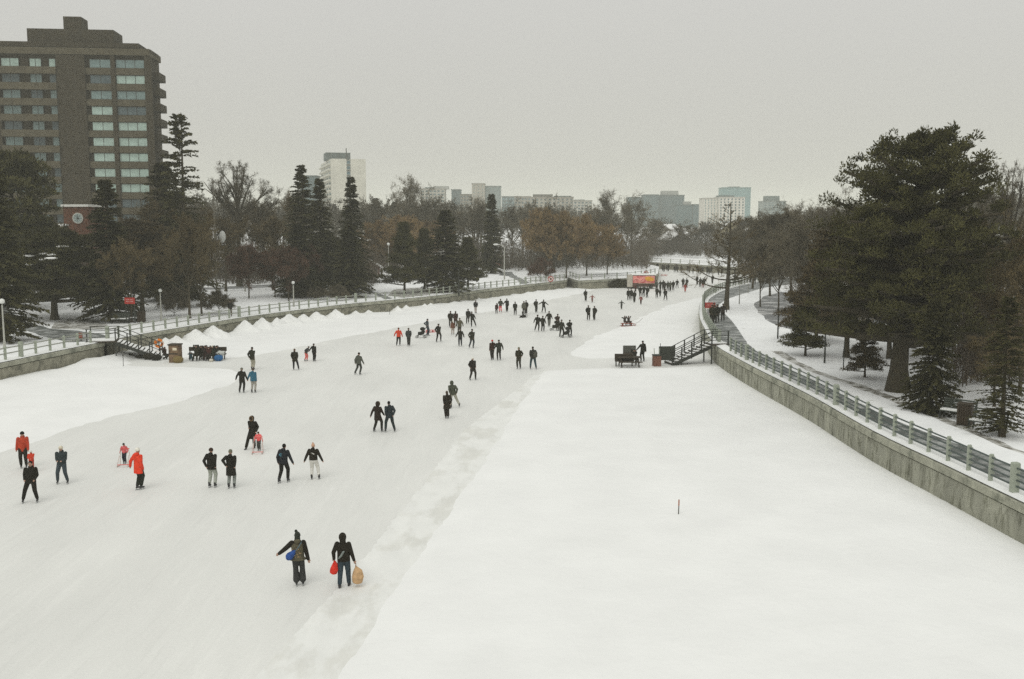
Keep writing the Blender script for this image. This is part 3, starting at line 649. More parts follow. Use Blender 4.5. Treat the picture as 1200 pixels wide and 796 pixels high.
def T(kind, px, D, top, wpx=None, label='', cat=None, name=None, mt=None, mc=None, group=None, rz=None):
    h0, fn = PR[kind]; pr = proto(kind, fn); q = P(px, top, D); h = q[2]-tz(q[0], D)
    nat = {'bareE':8.0,'pnC':4.4,'bareA':6.8,'bareB':5.8,'bareC':7.2,'bareD':4.9,'small':2.2,'willow':6.4,'shrub':2.4,'spA':3.9,'spB':3.6,'spT':5.2,'spN':2.1,'spW':4.6,'pnA':4.3,'pnB':4.0}[kind]*h/h0
    ws = 1.0 if wpx is None else (wpx/2/F*D)/nat
    if name is None: name = 'spruce_tree' if kind.startswith('sp') else 'pine_tree' if kind.startswith('pn') else 'shrub' if kind == 'shrub' else 'bare_tree'
    mt = mt or (M_BARK); mc = mc or (M_SPRUCE if kind.startswith('sp') else M_PINE if kind.startswith('pn') else M_TWIG)
    rz = random.uniform(0, 6.28) if rz is None else rz
    return plant(name, pr, h0, q[0], D, h, ws, mt, mc, label, cat or ('shrub' if kind == 'shrub' else 'tree'), group, rz)
# ---- the big pine on the right
def bigprof(z):
    pts = [(2.2, 3.8), (4, 5.6), (6, 6.0), (8, 5.8), (10.2, 5.5), (12.4, 5.1), (13.2, 5.0), (13.9, 4.9), (14.6, 4.6), (15.3, 4.1), (16.2, 3.2), (17.0, 1.8)]
    return float(np.interp(z+ZB0, [p[0] for p in pts], [p[1] for p in pts]))
ZB0 = 1.9
_rb = np.random.default_rng(5)
ZL = np.sort(np.concatenate([_rb.uniform(5.4, 12.6, 88), _rb.uniform(13.3, 17.0, 42), [12.9, 17.2]]))-ZB0
bx, by = G(1052, 452, 1.9); by_ = by
zb = tz(bx, by); topz = P(1073, 150, by)[2]-zb
PR['big'] = (topz, lambda: pine_tree(topz, 3.4, bigprof, 31, nlimb=150, nsub=8, nb=85, cl=.50, bl=.24, wid=.085, r0=.55, flatc=.85, rise=lambda z: np.where(z > 11.2, .30, .10), zlist=ZL, s0=.36, var=(.62, 1.06), lean=1.1))
t = plant('pine_tree', proto('big', PR['big'][1]), topz, bx, by, topz, 1.0, M_BARK, M_PINE, 'largest tree, dark umbrella-topped pine with a thick trunk on the right bank', 'pine tree'); bigpine = t
# companions of the big pine
T('pnC', 998, 74, 262, 122, 'dark pine crowding the left side of the biggest pine', 'pine tree', mc=M_BROWNPINE)
T('pnB', 960, 84, 300, 92, 'low dark pine left of the biggest pine, touching the parkway', 'pine tree', mc=M_BROWNPINE)
T('pnC', 1110, 72, 250, 116, 'dark pine filling the gap right of the biggest pine', 'pine tree', mc=M_BROWNPINE)
T('pnC', 1048, 73, 290, 110, 'brownish pine directly behind the biggest pine trunk', 'pine tree', mc=M_BROWNPINE)
T('spW', 1098, 52.5, 350, 92, 'low spreading spruce beside the thick pine trunk, left of the benches', 'spruce tree')
T('spT', 1184, 46.5, 345, 92, 'thin open spruce at the right edge, behind the bench', 'spruce tree')
T('pnB', 946, 75, 352, 60, 'small round pine bush left of the biggest pine, by the path', 'pine bush')
T('pnB', 1016, 64.5, 378, 50, 'small low pine on a bare stem just left of the thick trunk', 'pine tree', mc=M_BROWNPINE)
T('bareE', 1190, 82, 182, 100, 'tall grey bare tree right of the biggest pine', 'bare tree', mc=M_TWIGG, mt=M_BARKG)
T('bareE', 1165, 95, 205, 80, 'bare tree showing its top just behind the right side of the biggest pine', 'bare tree', mc=M_TWIGG)
T('bareD', 1150, 66, 300, 110, 'spreading brown bare tree right of the biggest pine, behind the low spruce', 'bare tree')
T('bareD', 1205, 58, 290, 110, 'brown bare tree at the right edge above the benches', 'bare tree')
T('bareD', 1170, 54, 395, 90, 'low bare tree with leaning stems behind the bench and bin', 'bare tree')
T('bareD', 1075, 78, 330, 110, 'bare tree tangled behind the thick pine trunk', 'bare tree')
T('bareC', 1240, 75, 230, 120, 'bare tree mostly beyond the right edge', 'bare tree')
# tree by the right path with low bare limbs
q = G(851, 362.5, 1.6)
def larch():
    rg = np.random.default_rng(51); up = np.array([0, 0, 1.]); H = 13.2; pts, rad, tr = trunk_tube(H, .27, .04, rg, .01)
    n = 46; z = np.sort(rg.uniform(2.8, 12.8, n)); a = rg.uniform(0, 6.28, n); Lb = (3.6*(1-z/H)**.9+.5)*rg.uniform(.45, 1.2, n)
    a[0] = math.pi*1.02; Lb[0] = 4.6; z[0] = 2.7; a[1] = .2; Lb[1] = 4.0; a[2] = 3.6; Lb[2] = 4.3; a[3] = 5.6; Lb[3] = 4.2
    o = np.stack([np.cos(a), np.sin(a), 0*a], 1); p0 = up*z[:, None]; p2 = p0+o*Lb[:, None]+up*(Lb*.42)[:, None]; p1 = p0+o*(Lb*.6)[:, None]+up*(Lb*.02)[:, None]
    lim = tubes(quad(p0, p1, p2, 6), (.015+.020*Lb)[:, None]*np.linspace(1, .25, 6)[None], 5)
    par = (p0, p1, p2); lens = Lb; tw = []
    for m, lf, wd in ((9, .38, .055), (6, .5, .045), (4, .6, .035)):
        p0, p1, p2 = par; i = np.repeat(np.arange(len(p0)), m); t = rg.uniform(.2, 1, len(i)); s0, tg = quadt(p0, p1, p2, t) if False else quadt(p0[i], p1[i], p2[i], t)
        d = unit(tg+rg.normal(size=tg.shape)*.6+up*.3); L_ = lens[i]*lf*rg.uniform(.5, 1.2, len(i)); e = s0+d*L_[:, None]; tw.append(blades(s0, d, L_, wd, rg, .35)); par = (s0, (s0+e)/2, e); lens = L_
    return merge([tr, lim]), merge(tw)
PR['larch'] = (13.2, larch); H_ = P(851, 236, q[1])[2]-1.6
plant('bare_tree', proto('larch', larch), 13.2, q[0], q[1], H_, 1.15, M_BARK, M_TWIG, 'bare tree with a straight trunk and low curved limbs beside the right path', 'bare tree')
# right middle distance
for (k, px, D, top, w_, lab) in [
 ('bareD', 884, 150, 262, 60, 'bare tree behind the path lamps, right of the straight-trunked bare tree'), ('bareD', 905, 135, 258, 62, 'brown bare tree on the near side of the parkway bend'),
 ('bareB', 930, 130, 250, 70, 'taller brown bare tree just left of the dark pines'), ('bareD', 893, 118, 290, 44, 'thin many-stemmed bare tree by the parkway bend'),
 ('bareD', 915, 112, 280, 50, 'many-stemmed bare tree next to the dark parkway surface'), ('bareD', 940, 105, 268, 60, 'bare tree touching the left side of the dark pines'),
 ('bareC', 960, 150, 245, 80, 'bare tree rising behind the left edge of the dark pines'), ('bareD', 866, 175, 270, 40, 'slim bare tree far behind the straight-trunked bare tree'),
 ('bareC', 985, 130, 240, 80, 'bare tree hidden behind the upper dark pines'), ('bareB', 1130, 110, 225, 70, 'bare tree between the biggest pine and the tall grey tree')]:
    T(k, px, D, top, w_, lab, 'bare tree', mc=M_TWIGG)
# left bank
T('spT', 209, 118, 131, 96, 'tallest ragged spruce beside the brown tower', 'spruce tree')
lp = G(64, 374, 1.7)
def lprof(z): return float(np.interp(z, [1.6, 3, 5, 6.5, 8, 9.2], [5.0, 6.4, 6.2, 5.0, 3.4, 1.5]))
PR['leftpine'] = (9, lambda: pine_tree(9, 1.9, lprof, 41, nlimb=80, nsub=8, nb=60, cl=.72, bl=.34, wid=.13, r0=.38, rise=.05, flatc=.42, var=(.5, 1.12)))
plant('pine_tree', proto('leftpine', PR['leftpine'][1]), 9, lp[0], lp[1], 9, 1.0, M_BARK, M_SPRUCE, 'broad low dark pine on the left bank in the bend of the dark path', 'pine tree')
_c, _s = LASTC; _r = np.random.default_rng(9); _k = [i for i in range(len(_c)) if _c[i][2] < 8.0 and _r.uniform() < .10]
_lp = [o for o in COL.objects if o.name.startswith('pine_tree') and o.parent is None][-1]
for i in _k: MB().ell(_c[i]+np.array([0, 0, _s[i]*.36]), (_s[i]*.75, _s[i]*.6, .12), 8, 5).build('snow', M_SNOW, _lp, smooth=True)
T('spA', 123, 101, 210, 92, 'dense dark spruce right of the broad low pine, left of the red park sign', 'spruce tree')
T('pnA', 10, 112, 184, 128, 'tall dark pine at the left edge above the broad low pine', 'pine tree')
T('spA', -12, 84, 190, 110, 'dark spruce cut by the left edge of the picture', 'spruce tree')
T('pnC', 162, 112, 258, 92, 'brownish dark pine between the dense spruce and the tallest spruce', 'pine tree', mc=M_BROWNPINE)
T('spA', 190, 126, 190, 104, 'dark spruce at the foot of the tallest ragged spruce', 'spruce tree')
for (k, px, D, top, w_, lab, mc) in [
 ('bareD', 218, 104, 262, 80, 'dense brown bare tree left of the bushes on the left bank', None), ('bareD', 233, 107, 275, 60, 'thin bare tree with a leaning trunk by the bushes', None),
 ('bareC', 180, 125, 240, 90, 'brown bare tree under the right side of the tower', None), ('bareD', 150, 100, 290, 70, 'low bare tree behind the park benches', None),
 ('bareE', 276, 150, 184, 112, 'big wide bare tree standing against the sky right of the tallest spruce', M_TWIGG), ('bareC', 232, 165, 243, 90, 'bare tree under the left side of the big wide bare tree', None),
 ('bareB', 306, 165, 246, 80, 'bare tree right of and below the big wide bare tree', None), ('bareD', 262, 140, 262, 74, 'brown bare tree by the tall pole with two pale lamps', None),
 ('bareD', 318, 142, 262, 64, 'brown bare tree left of the pointed spruce pair', None), ('bareB', 345, 175, 235, 60, 'bare tree behind the pointed spruce pair', None),
 ('bareD', 395, 150, 285, 50, 'bare tree in the gap between the pointed spruces', None)]:
    T(k, px, D, top, w_, lab, 'bare tree', mc=mc)
for (px, D, top, w_, lab) in [(290, 129, 293, 44, 'first round russet tree from the left in the row above the railing'), (321, 131, 298, 36, 'second round russet tree in the row, slimmer than the first'),
 (337, 126, 296, 42, 'third round russet tree, nearest to the globe lamp on the left wall'), (358, 133, 292, 40, 'last round russet tree, under the pointed spruce')]:
    T('small', px, D, top, w_, lab, 'small tree', mc=M_TWIGR, group='round russet trees in the park')
T('spB', 352, 136, 192, 84, 'left one of the pointed spruce pair in front of the white tower', 'spruce tree')
T('spB', 374, 139, 208, 74, 'right one of the pointed spruce pair, just left of the white tower', 'spruce tree')
T('spA', 348, 132, 262, 70, 'low dark spruce filling the foot of the pointed pair', 'spruce tree')
T('spB', 411, 140, 206, 66, 'slender spruce standing in front of the white tower', 'spruce tree')
T('spA', 408, 133, 262, 62, 'broad dark spruce below the slender one, low over the park path', 'spruce tree')
T('pnA', 380, 146, 275, 50, 'dark pine between the low spruces behind the left railing', 'pine tree')
T('pnB', 473, 140, 263, 56, 'first dark pine of the park group right of the snowy roof', 'pine tree')
T('pnB', 497, 146, 270, 50, 'second dark pine of the park group, close behind the lamp', 'pine tree')
T('spA', 522, 143, 246, 74, 'widest pointed tree of the park group, dark and dense', 'spruce tree')
T('pnB', 548, 150, 280, 50, 'low pine at the right end of the park group', 'pine tree')
T('spN', 576, 190, 228, 32, 'narrow column-like spruce standing alone against the grey buildings', 'spruce tree')
T('spA', 440, 260, 232, 40, 'grey-green distant spruce right of the white tower', 'spruce tree'); T('spA', 462, 270, 236, 34, 'second grey-green distant spruce right of the white tower', 'spruce tree')
for (px, D, top, w_, lab) in [(446, 175, 262, 74, 'ochre bare tree behind the snowy roof'), (478, 190, 256, 70, 'ochre bare tree behind the park pines'), (500, 200, 262, 60, 'ochre bare tree seen over the second park pine')]:
    T('willow', px, D, top, w_, lab, 'bare tree', name='willow_tree', mc=M_WILLOW)
for (px, D, top, w_, lab) in [(640, 178, 248, 58, 'left orange-brown willow, leaning beside the park path'), (664, 176, 252, 60, 'second orange-brown willow above the wall corner'), (688, 184, 255, 56, 'middle orange-brown willow with a dark trunk'),
 (712, 188, 266, 44, 'right orange-brown willow by the food trailer'), (650, 196, 262, 70, 'dull willow behind the two left willows')]:
    T('willow', px, D, top, w_, lab, 'willow tree', name='willow_tree', mc=M_WILLOW)
T('bareC', 648, 205, 243, 60, 'dark bare tree leaning above the orange willows', 'bare tree', mc=M_TWIGG)
T('shrub', 633, 168, 306, 30, 'dense reddish round bush at the end of the left railing', 'bush', mc=M_TWIGR)
for (px, D, top, w_, lab) in [(203, 107, 342, 34, 'wiry bush left of the globe lamp near the stairs'), (256, 109, 344, 40, 'widest wiry bush above the left railing'),
   (372, 128, 338, 24, 'wiry bush at the foot of the low spruces'), (395, 127, 336, 26, 'snowy wiry bush under the broad dark spruce')]:
    T('shrub', px, D, top, w_, lab, 'bush', mc=M_TWIGG)
def evergreen_bush():
    rg = np.random.default_rng(61); n = 2600; q = unit(rg.normal(size=(n, 3)))*(rg.uniform(0, 1, n)**.4)[:, None]*np.array([1.5, 1.0, .85]); q[:, 2] = np.abs(q[:, 2])+.1
    q[:, 0] *= 1+.2*np.sin(q[:, 2]*5)
    f = blades(q, q+rg.normal(size=q.shape)*.5, .38*rg.uniform(.6, 1.2, n), .14, rg)
    z = np.zeros((6, 3)); e = np.stack([rg.uniform(-.8, .8, 6), rg.uniform(-.5, .5, 6), np.full(6, .9)], 1)
    return tubes(quad(z, z+np.array([0, 0, .4]), e, 3), np.full((6, 3), .03), 4), f
PR['ebush'] = (1.0, evergreen_bush)
for (px, s, lab) in [(695, 1.0, 'small dark evergreen bush left end of the row at the far wall'), (706, 1.2, 'evergreen bush in the row at the far wall, second from the left'), (714, 1.35, 'bigger evergreen bush in the middle of the row at the far wall'), (722, 1.3, 'evergreen bush right of the biggest one at the far wall'), (734, 1.1, 'evergreen bush beside the food trailer')]:
    x, y = G(px, 337, 0); plant('evergreen_bush', proto('ebush', evergreen_bush), 1, x, y, s*1.05, 1, M_BARK, M_SPRUCE, lab, 'bush', 'dark bushes along the far wall', z=0.0)
# bare trees far bank that can be told apart
for i, (px, D, top, w_, m_, lab) in enumerate([
 (440, 235, 236, 60, M_TWIGG, 'grey bare tree left of the pair of distant spruces'), (478, 240, 218, 60, M_TWIGG, 'tallest grey bare tree on the skyline right of the white tower'), (500, 230, 232, 60, M_TWIGG, 'grey bare tree in front of the stepped pale block'),
 (528, 225, 240, 60, M_TWIGG, 'grey bare tree below the teal rooftop boxes'), (556, 220, 240, 56, M_TWIGG, 'grey bare tree left of the column-like spruce'), (600, 235, 244, 60, M_TWIGG, 'grey bare tree right of the column-like spruce'),
 (622, 245, 240, 56, M_TWIGG, 'grey bare tree left of the wide brown building'), (716, 245, 233, 54, M_TWIGG, 'tall grey bare tree before the gap between the buildings'), (740, 255, 238, 58, M_TWIGG, 'tall grey-brown bare tree below the left blue towers'),
 (700, 250, 246, 56, M_TWIG, 'bare tree over the right willow'), (765, 300, 262, 50, M_TWIG, 'bare tree by the far houses, left side'), (800, 300, 264, 50, M_TWIG, 'bare tree by the far houses, middle'), (828, 290, 262, 50, M_TWIG, 'bare tree left of the snowy gable'),
 (872, 280, 258, 56, M_TWIG, 'bare tree right of the snowy gable'), (905, 270, 252, 60, M_TWIG, 'bare tree under the small distant tower'), (930, 260, 248, 60, M_TWIG, 'bare tree right of the small distant tower')]):
    T(['bareA', 'bareB', 'bareC'][i % 3], px, D, top, w_, lab, 'bare tree', mc=m_)
# ---- far woodland that reads as one mass
def woodland():
    rg = np.random.default_rng(71); parts = []; base = []
    for s in range(4):
        tr, tw = bare_tree(15, 6.0, 80+s, nl=9, tf=.12, n4=5, n5=2, wid=.13, bushy=.8); base.append(merge([tr, tw]))
    sp_ = []
    for s in range(2):
        a, b = spruce_tree(14, 2.8, 90+s, step=.7, nb=6, K=5, wid=.5, bl=.9); sp_.append(b)
    spots = []
    for k in range(330):
        D = rg.uniform(205, 430); px = rg.uniform(-150, 1350)
        if 590 < px < 1250: D = rg.uniform(262, 460)
        if px > 900: D = rg.uniform(250, 420)
        top = np.interp(px, [-150, 300, 430, 560, 600, 700, 760, 800, 860, 940, 1000, 1350], [225, 236, 242, 243, 247, 246, 256, 264, 262, 252, 240, 225])+rg.uniform(-3, 9)
        spots.append((px, D, top, rg.uniform() < .12))
    for px, D, top, ev in spots:
        q = P(px, top, D); x = q[0]; z = 1.9+float(sst(np.array([D]), 260, 700)[0])*4
        if 262 < D and 690 < px < 880 and D < 285: continue
        h = q[2]-z; V, Fc = (sp_[rg.integers(2)] if ev else base[rg.integers(4)]); s = h/(14 if ev else 15); a = rg.uniform(0, 6.28); c, d = math.cos(a), math.sin(a)
        W = np.stack([(V[:, 0]*c-V[:, 1]*d)*s*1.1+x, (V[:, 0]*d+V[:, 1]*c)*s*1.1+D, V[:, 2]*s+z], 1); parts.append((W, Fc))
    return merge(parts)
wv, wf = woodland(); o = link('woodland', npmesh('woodland', wv, wf), mat('far_wood', (.105,.092,.064), .95, .35, .06, col2=(.062,.056,.038), lo=.45, hi=.6, c2scale=.03)); tag(o, 'grey-brown mass of bare woods beyond the canal', 'woodland', kind='stuff')

def thicket(name, label, px0, px1, D0, D1, tops, n, col, seed, zb=1.9, w=.10):
    """dense brush nobody could count: many stems with twig tufts, one object"""
    rg = np.random.default_rng(seed); parts = []
    px = rg.uniform(px0, px1, n); D = rg.uniform(D0, D1, n); xs = (px-CX)/F*D; top = np.interp(px, [t[0] for t in tops], [t[1] for t in tops])
    h = (CAMH+(HOR-top)/F*D-zb)*rg.uniform(.45, 1.0, n)
    i = np.repeat(np.arange(n), 64); t = rg.uniform(0.0, 1, len(i))**1.5; off = rg.normal(size=(len(i), 2))*(h[i]*.20*(.35+t))[:, None]
    P0 = np.stack([xs[i]+off[:, 0], D[i]+off[:, 1], zb-.1+t*h[i]*.92], 1); d = unit(np.stack([off[:, 0]*.5, off[:, 1]*.5, np.full(len(i), .9)], 1)+rg.normal(size=(len(i), 3))*.55)
    parts.append(blades(P0, d, rg.uniform(.5, 1.5, len(i)), w*rg.uniform(.5, 1.2, len(i)), rg, .35))
    s = np.stack([xs, D, np.full(n, zb-.2)], 1); e = s+np.stack([rg.normal(size=n)*.5, rg.normal(size=n)*.5, h*.8], 1); parts.append(tubes(quad(s, (s+e)/2+rg.normal(size=(n, 3))*.15, e, 3), np.full((n, 3), .03)*np.array([1.2, .8, .3]), 4))
    o = link(name, npmesh(name, *merge(parts)), mat('brush_'+str(seed), col, .95, .35, .12, objrand=0)); return tag(o, label, kind='stuff')
thicket('undergrowth', 'dense brown brush behind the left park', 170, 440, 152, 185, [(170, 268), (300, 262), (440, 272)], 420, (.088, .070, .048), 101)
thicket('undergrowth', 'brown brush behind the park pines', 425, 640, 195, 230, [(425, 272), (520, 268), (640, 272)], 420, (.105, .088, .064), 102)
thicket('undergrowth', 'brown brush behind the willows and trailer', 630, 760, 205, 255, [(630, 268), (700, 262), (760, 266)], 330, (.105, .088, .064), 103)
thicket('undergrowth', 'grey-brown brush on the far rise', 740, 900, 262, 330, [(740, 272), (820, 274), (900, 266)], 500, (.085, .074, .056), 104, zb=2.4)
thicket('undergrowth', 'brown brush under the right bare trees', 868, 975, 165, 215, [(868, 278), (920, 272), (975, 262)], 170, (.11, .09, .065), 105)
thicket('undergrowth', 'dark brown brush behind the biggest pine', 930, 1260, 88, 135, [(930, 285), (1100, 290), (1260, 275)], 360, (.10, .082, .058), 106, w=.07)
thicket('undergrowth', 'brown brush behind the benches at right', 1120, 1260, 60, 84, [(1120, 345), (1180, 330), (1260, 320)], 190, (.085, .066, .046), 107, w=.05)
thicket('undergrowth', 'dark brush behind the left pines', -60, 200, 125, 150, [(-60, 262), (80, 276), (200, 262)], 260, (.075, .062, .044), 108)
# ------------------------------------------------------------------ buildings
def glassm(name, c, rough=.15): return mat(name, c, rough, .25, .6, spec=.5)
G_PALE = glassm('pale_blinds_pane', (.36,.47,.41), .3); G_DARK = glassm('dark_pane', (.075,.105,.11)); G_MID = glassm('mid_pane', (.17,.24,.23)); G_FAR = glassm('far_pane', (.035,.09,.11)); G_FAR2 = glassm('far_pane_pale', (.14,.25,.27))
M_BRICK = mat('brown_brick', (.041,.034,.020), .95, .25, 1.1, .01, 30, col2=(.056,.046,.028), lo=.45, hi=.6, c2scale=9)
M_BAND = mat('brown_band', (.088,.076,.048), .9, .2, 1.2)
M_FRAME = mat('window_frame_dark', (.05,.048,.04), .7, .1, 4)
M_RED = mat('red_brick', (.125,.048,.026), .95, .3, 2.0, col2=(.075,.038,.022), lo=.4, hi=.6, c2scale=3)
M_WHITE = mat('white_trim', (.62,.62,.57), .8, .1, 3)
_wm = {}
def win(parent, x, y, z, w_, h_, glass, nd=1, frame=M_FRAME, tiny=False, th=.10):
    """window in a front wall (faces local -y); frame is the part, pane its sub-part"""
    key = (round(w_, 2), round(h_, 2), nd, tiny)
    if key not in _wm:
        f = MB(); b = .07 if not tiny else .12
        f.box((0, 0, h_/2-b/2), (w_, th, b)); f.box((0, 0, -h_/2+b/2), (w_, th, b)); f.box((-w_/2+b/2, 0, 0), (b, th, h_-2*b)); f.box((w_/2-b/2, 0, 0), (b, th, h_-2*b))
        for k in range(1, nd): f.box((-w_/2+w_*k/nd, 0, 0), (b, th*.9, h_-2*b))
        fm = f.mesh('window'); fm.materials.append(frame); p = MB().box((0, .02, 0), (w_-2*b+.01, .03, h_-2*b+.01)).mesh('pane'); p.materials.append(glass); _wm[key] = (fm, p)
    fm, p = _wm[key]; o = link('window', fm, None, parent, (x, y, z)); setmat(o, frame); q_ = link('pane', p, None, o); setmat(q_, glass); return o
# brown tower
def tower():
    D = 184; sc = D/F; A = P(-90, 258, D); B = P(182, 258, D+4.5)
    yaw = math.atan2(B[1]-A[1], B[0]-A[0]); W = math.hypot(B[0]-A[0], B[1]-A[1])
    t = empty('apartment_tower', (A[0], A[1], 0), yaw, 'tall brown brick apartment tower with balconies, at the left edge', 'apartment tower')
    def lx(px):   # picture column -> local x on the facade
        dx, dy, _ = ray(px, 200); ux, uy = math.cos(yaw), math.sin(yaw)
        # solve A + s*u = r*(dx,dy)
        det = ux*(-dy)+uy*dx; return (-A[0]*(-dy)+(-A[1])*dx)/det if False else ((A[0]*dy-A[1]*dx)/(uy*dx-ux*dy))
    def hz(py, px=100): s = lx(px); Y = A[1]+s*math.sin(yaw); return P(px, py, Y)[2]
    rnd = random.Random(5)
    top = hz(66, 100)
    DEP = 9
    def block(name, x0, x1, y0, y1, z0, z1, m=M_BRICK, par=t): return MB().box(((x0+x1)/2, (y0+y1)/2, (z0+z1)/2), (x1-x0, y1-y0, z1-z0)).build(name, m, par)
    xr = lx(182); X = {p: lx(p) for p in (5, 7, 22, 28, 29, 36, 40, 47, 58, 70, 72, 77, 98, 105, 109, 135, 137, 140, 166, 174, 182)}
    pitch = (hz(72.3)-hz(219))/8.0*1.0; fl0 = hz(72.3)
    # walls: brick core set back behind the window strips, piers between
    block('wall', lx(-90), xr-.6, .9, DEP, 0, fl0+pitch*.45)
    piers = [(lx(-90), lx(-84)), (lx(-45), lx(-38)), (lx(-1), lx(5)), (X[72], X[105]), (X[135], X[140]), (X[174], xr)]
    for a, b in piers: block('pier', a, b, 0, .9, 0, fl0+pitch*.42)
    nfl = int(fl0/pitch)
    bays_left = [(lx(7), lx(28), 2), (lx(40), lx(54), 2), (lx(62.5), lx(70.5), 1), (lx(-37), lx(-22), 2), (lx(-14), lx(-2), 2), (lx(-83), lx(-68), 2), (lx(-60), lx(-47), 2)]
    bays_right = [(X[105]+.7, X[135], 2), (X[140], X[174], 3)]
    band = [(lx(-84), lx(-45)), (lx(-38), lx(-1)), (lx(5), X[72])]
    for k in range(nfl+1):
        z = fl0-k*pitch
        if z < 4: break
        # spandrels right
        block('spandrel', X[105], X[135], .25, .9, z-pitch*.78, z-pitch*.36, M_BAND); block('spandrel', X[140], X[174], .25, .9, z-pitch*.78, z-pitch*.36, M_BAND)
        for (a, b) in band: block('balcony', a, b, -.35, .9, z-pitch*.80, z-pitch*.36, M_BAND)
        wh = pitch*.56
        for (a, b, n) in bays_right:
            g = G_PALE if (k in (3, 4, 5, 6, 7, 8) and not (k == 3 and a > X[136-1])) or (k == 1 and a > X[135]) else G_DARK
            g = G_MID if k in (0, 2) else g
            win(t, (a+b)/2, .5, z-pitch*.08, b-a-.1, wh, g, n)
        for (a, b, n) in bays_left:
            g = G_MID if (k+int(a)) % 3 else G_DARK
            if k == 0: g = G_PALE if a > lx(0) else G_MID
            win(t, (a+b)/2, .62, z-pitch*.08, b-a, wh, g, n)
    # penthouse ribbon, set-backs and roof blocks
    zp = fl0+pitch*.45
    block('parapet', lx(-90), X[182]-.2, -.1, DEP, zp, zp+pitch*.42, M_BAND)
    z1 = zp+pitch*.42; hp = hz(53, 10)-z1
    block('penthouse', lx(-60), X[166], .9, DEP-1, z1, z1+hp+.9)
    for a, b, n in ((11, 22, 2), (23, 38, 2), (39, 52, 3), (61, 72, 2), (73, 84, 2), (86, 97, 3), (98, 109, 3), (111, 122, 3), (123, 135, 3), (137, 148, 2), (149, 160, 3)):
        win(t, (lx(a)+lx(b))/2, .8, z1+hp*.52, lx(b)-lx(a), hp*.82, G_PALE if a in (86, 98, 111, 137) else G_MID, n)
    block('roof_band', lx(-60), X[166]+.3, .6, DEP-1, z1+hp+.0, z1+hp+.85)
    block('roof_block', X[36], lx(137), 2, 8, z1+hp, hz(31.6, 80)); block('roof_block', X[77], X[98], 3, 7, hz(31.6, 80)-.1, hz(15.5, 85))
    block('roof_block', X[166], X[182]-.1, .4, DEP-2, z1, hz(61, 175))
    # balconies on the right end
    for k in range(nfl):
        z = fl0-(k+1)*pitch
        if z < 12: break
        b = MB(); b.box((xr+.25, 4, z+.1), (1.7, 5, .25)); b.box((xr+1.04, 4, z+.75), (.12, 5, 1.2)); b.box((xr+.25, 1.56, z+.75), (1.46, .12, 1.2)); b.box((xr+.25, 6.44, z+.75), (1.46, .12, 1.2))
        b.build('balcony', M_BRICK, t)
    c = MB(); c.bar((lx(66), 4, hz(34.6, 66)-.1), (lx(66), 4, hz(29, 66)), .25); c.bar((lx(64), 4, hz(31.5, 66)), (lx(68), 4, hz(31.5, 66)), .2); c.build('antenna', M_DSTEEL, t)
    MB().box((lx(106), 6, hz(37, 106)), (.9, .9, 2.4)).build('chimney', M_DSTEEL, t)
    MB().box((lx(80), 3.95, hz(28, 80)), (1.0, .1, 1.0)).build('vent', M_WHITE, t)
tower()
def slab(name, label, x0, x1, top, D, col, rows, cols, depth=18, yaw=0, glass=G_FAR, wfrac=.66, hfrac=.55, blank=(), steps=(), group=None, frame=None, base=0, ribbon=False, cap=None, cat='building', mname=None):
    """far block: px x0..x1, py top; steps: extra roof blocks (px0, px1, py, mat)"""
    m = mat(mname or 'wall_%.2f_%.2f_%.2f' % col, col, .9, .12, .15); a = P(x0, top, D); b = P(x1, top, D)
    W = b[0]-a[0]; H = a[2]; t = empty(name, (a[0], D, 0), yaw, label, cat, group)
    MB().box((W/2, depth/2, H/2), (W, depth, H)).build('wall', m, t)
    cc = cap or tuple(c*.7 for c in col); MB().box((W/2, depth/2, H+.35), (W+.5, depth+.5, .7)).build('roof', mat('roof_%.2f_%.2f' % cc[:2], cc, .9, .1, .3), t)
    for (p0, p1, py, m2) in steps:
        u = (P(p0, py, D)[0]-a[0], P(p1, py, D)[0]-a[0]); zt = P(p0, py, D)[2]
        MB().box(((u[0]+u[1])/2, depth/2, (H+zt)/2+.3), (u[1]-u[0], depth*.6, zt-H)).build('roof_block', m2, t)
    fr = frame or m
    n = 0; lowest = P(x0, 275, D)[2]
    fh = H/max(1, rows)
    vis = max(1, min(rows, int((H-max(0, lowest))/fh)+1))
    for r in range(vis):
        z = H-(r+.55)*fh
        if ribbon:
            w = win(t, W/2, -.02, z, W*.92, fh*hfrac, glass, max(2, cols), fr, True); n += 1; continue
        for c in range(cols):
            if c in blank or n >= 98: continue
            win(t, W*(c+.5)/cols, -.02, z, W/cols*wfrac, fh*hfrac, glass, 1, fr, True); n += 1
    return t
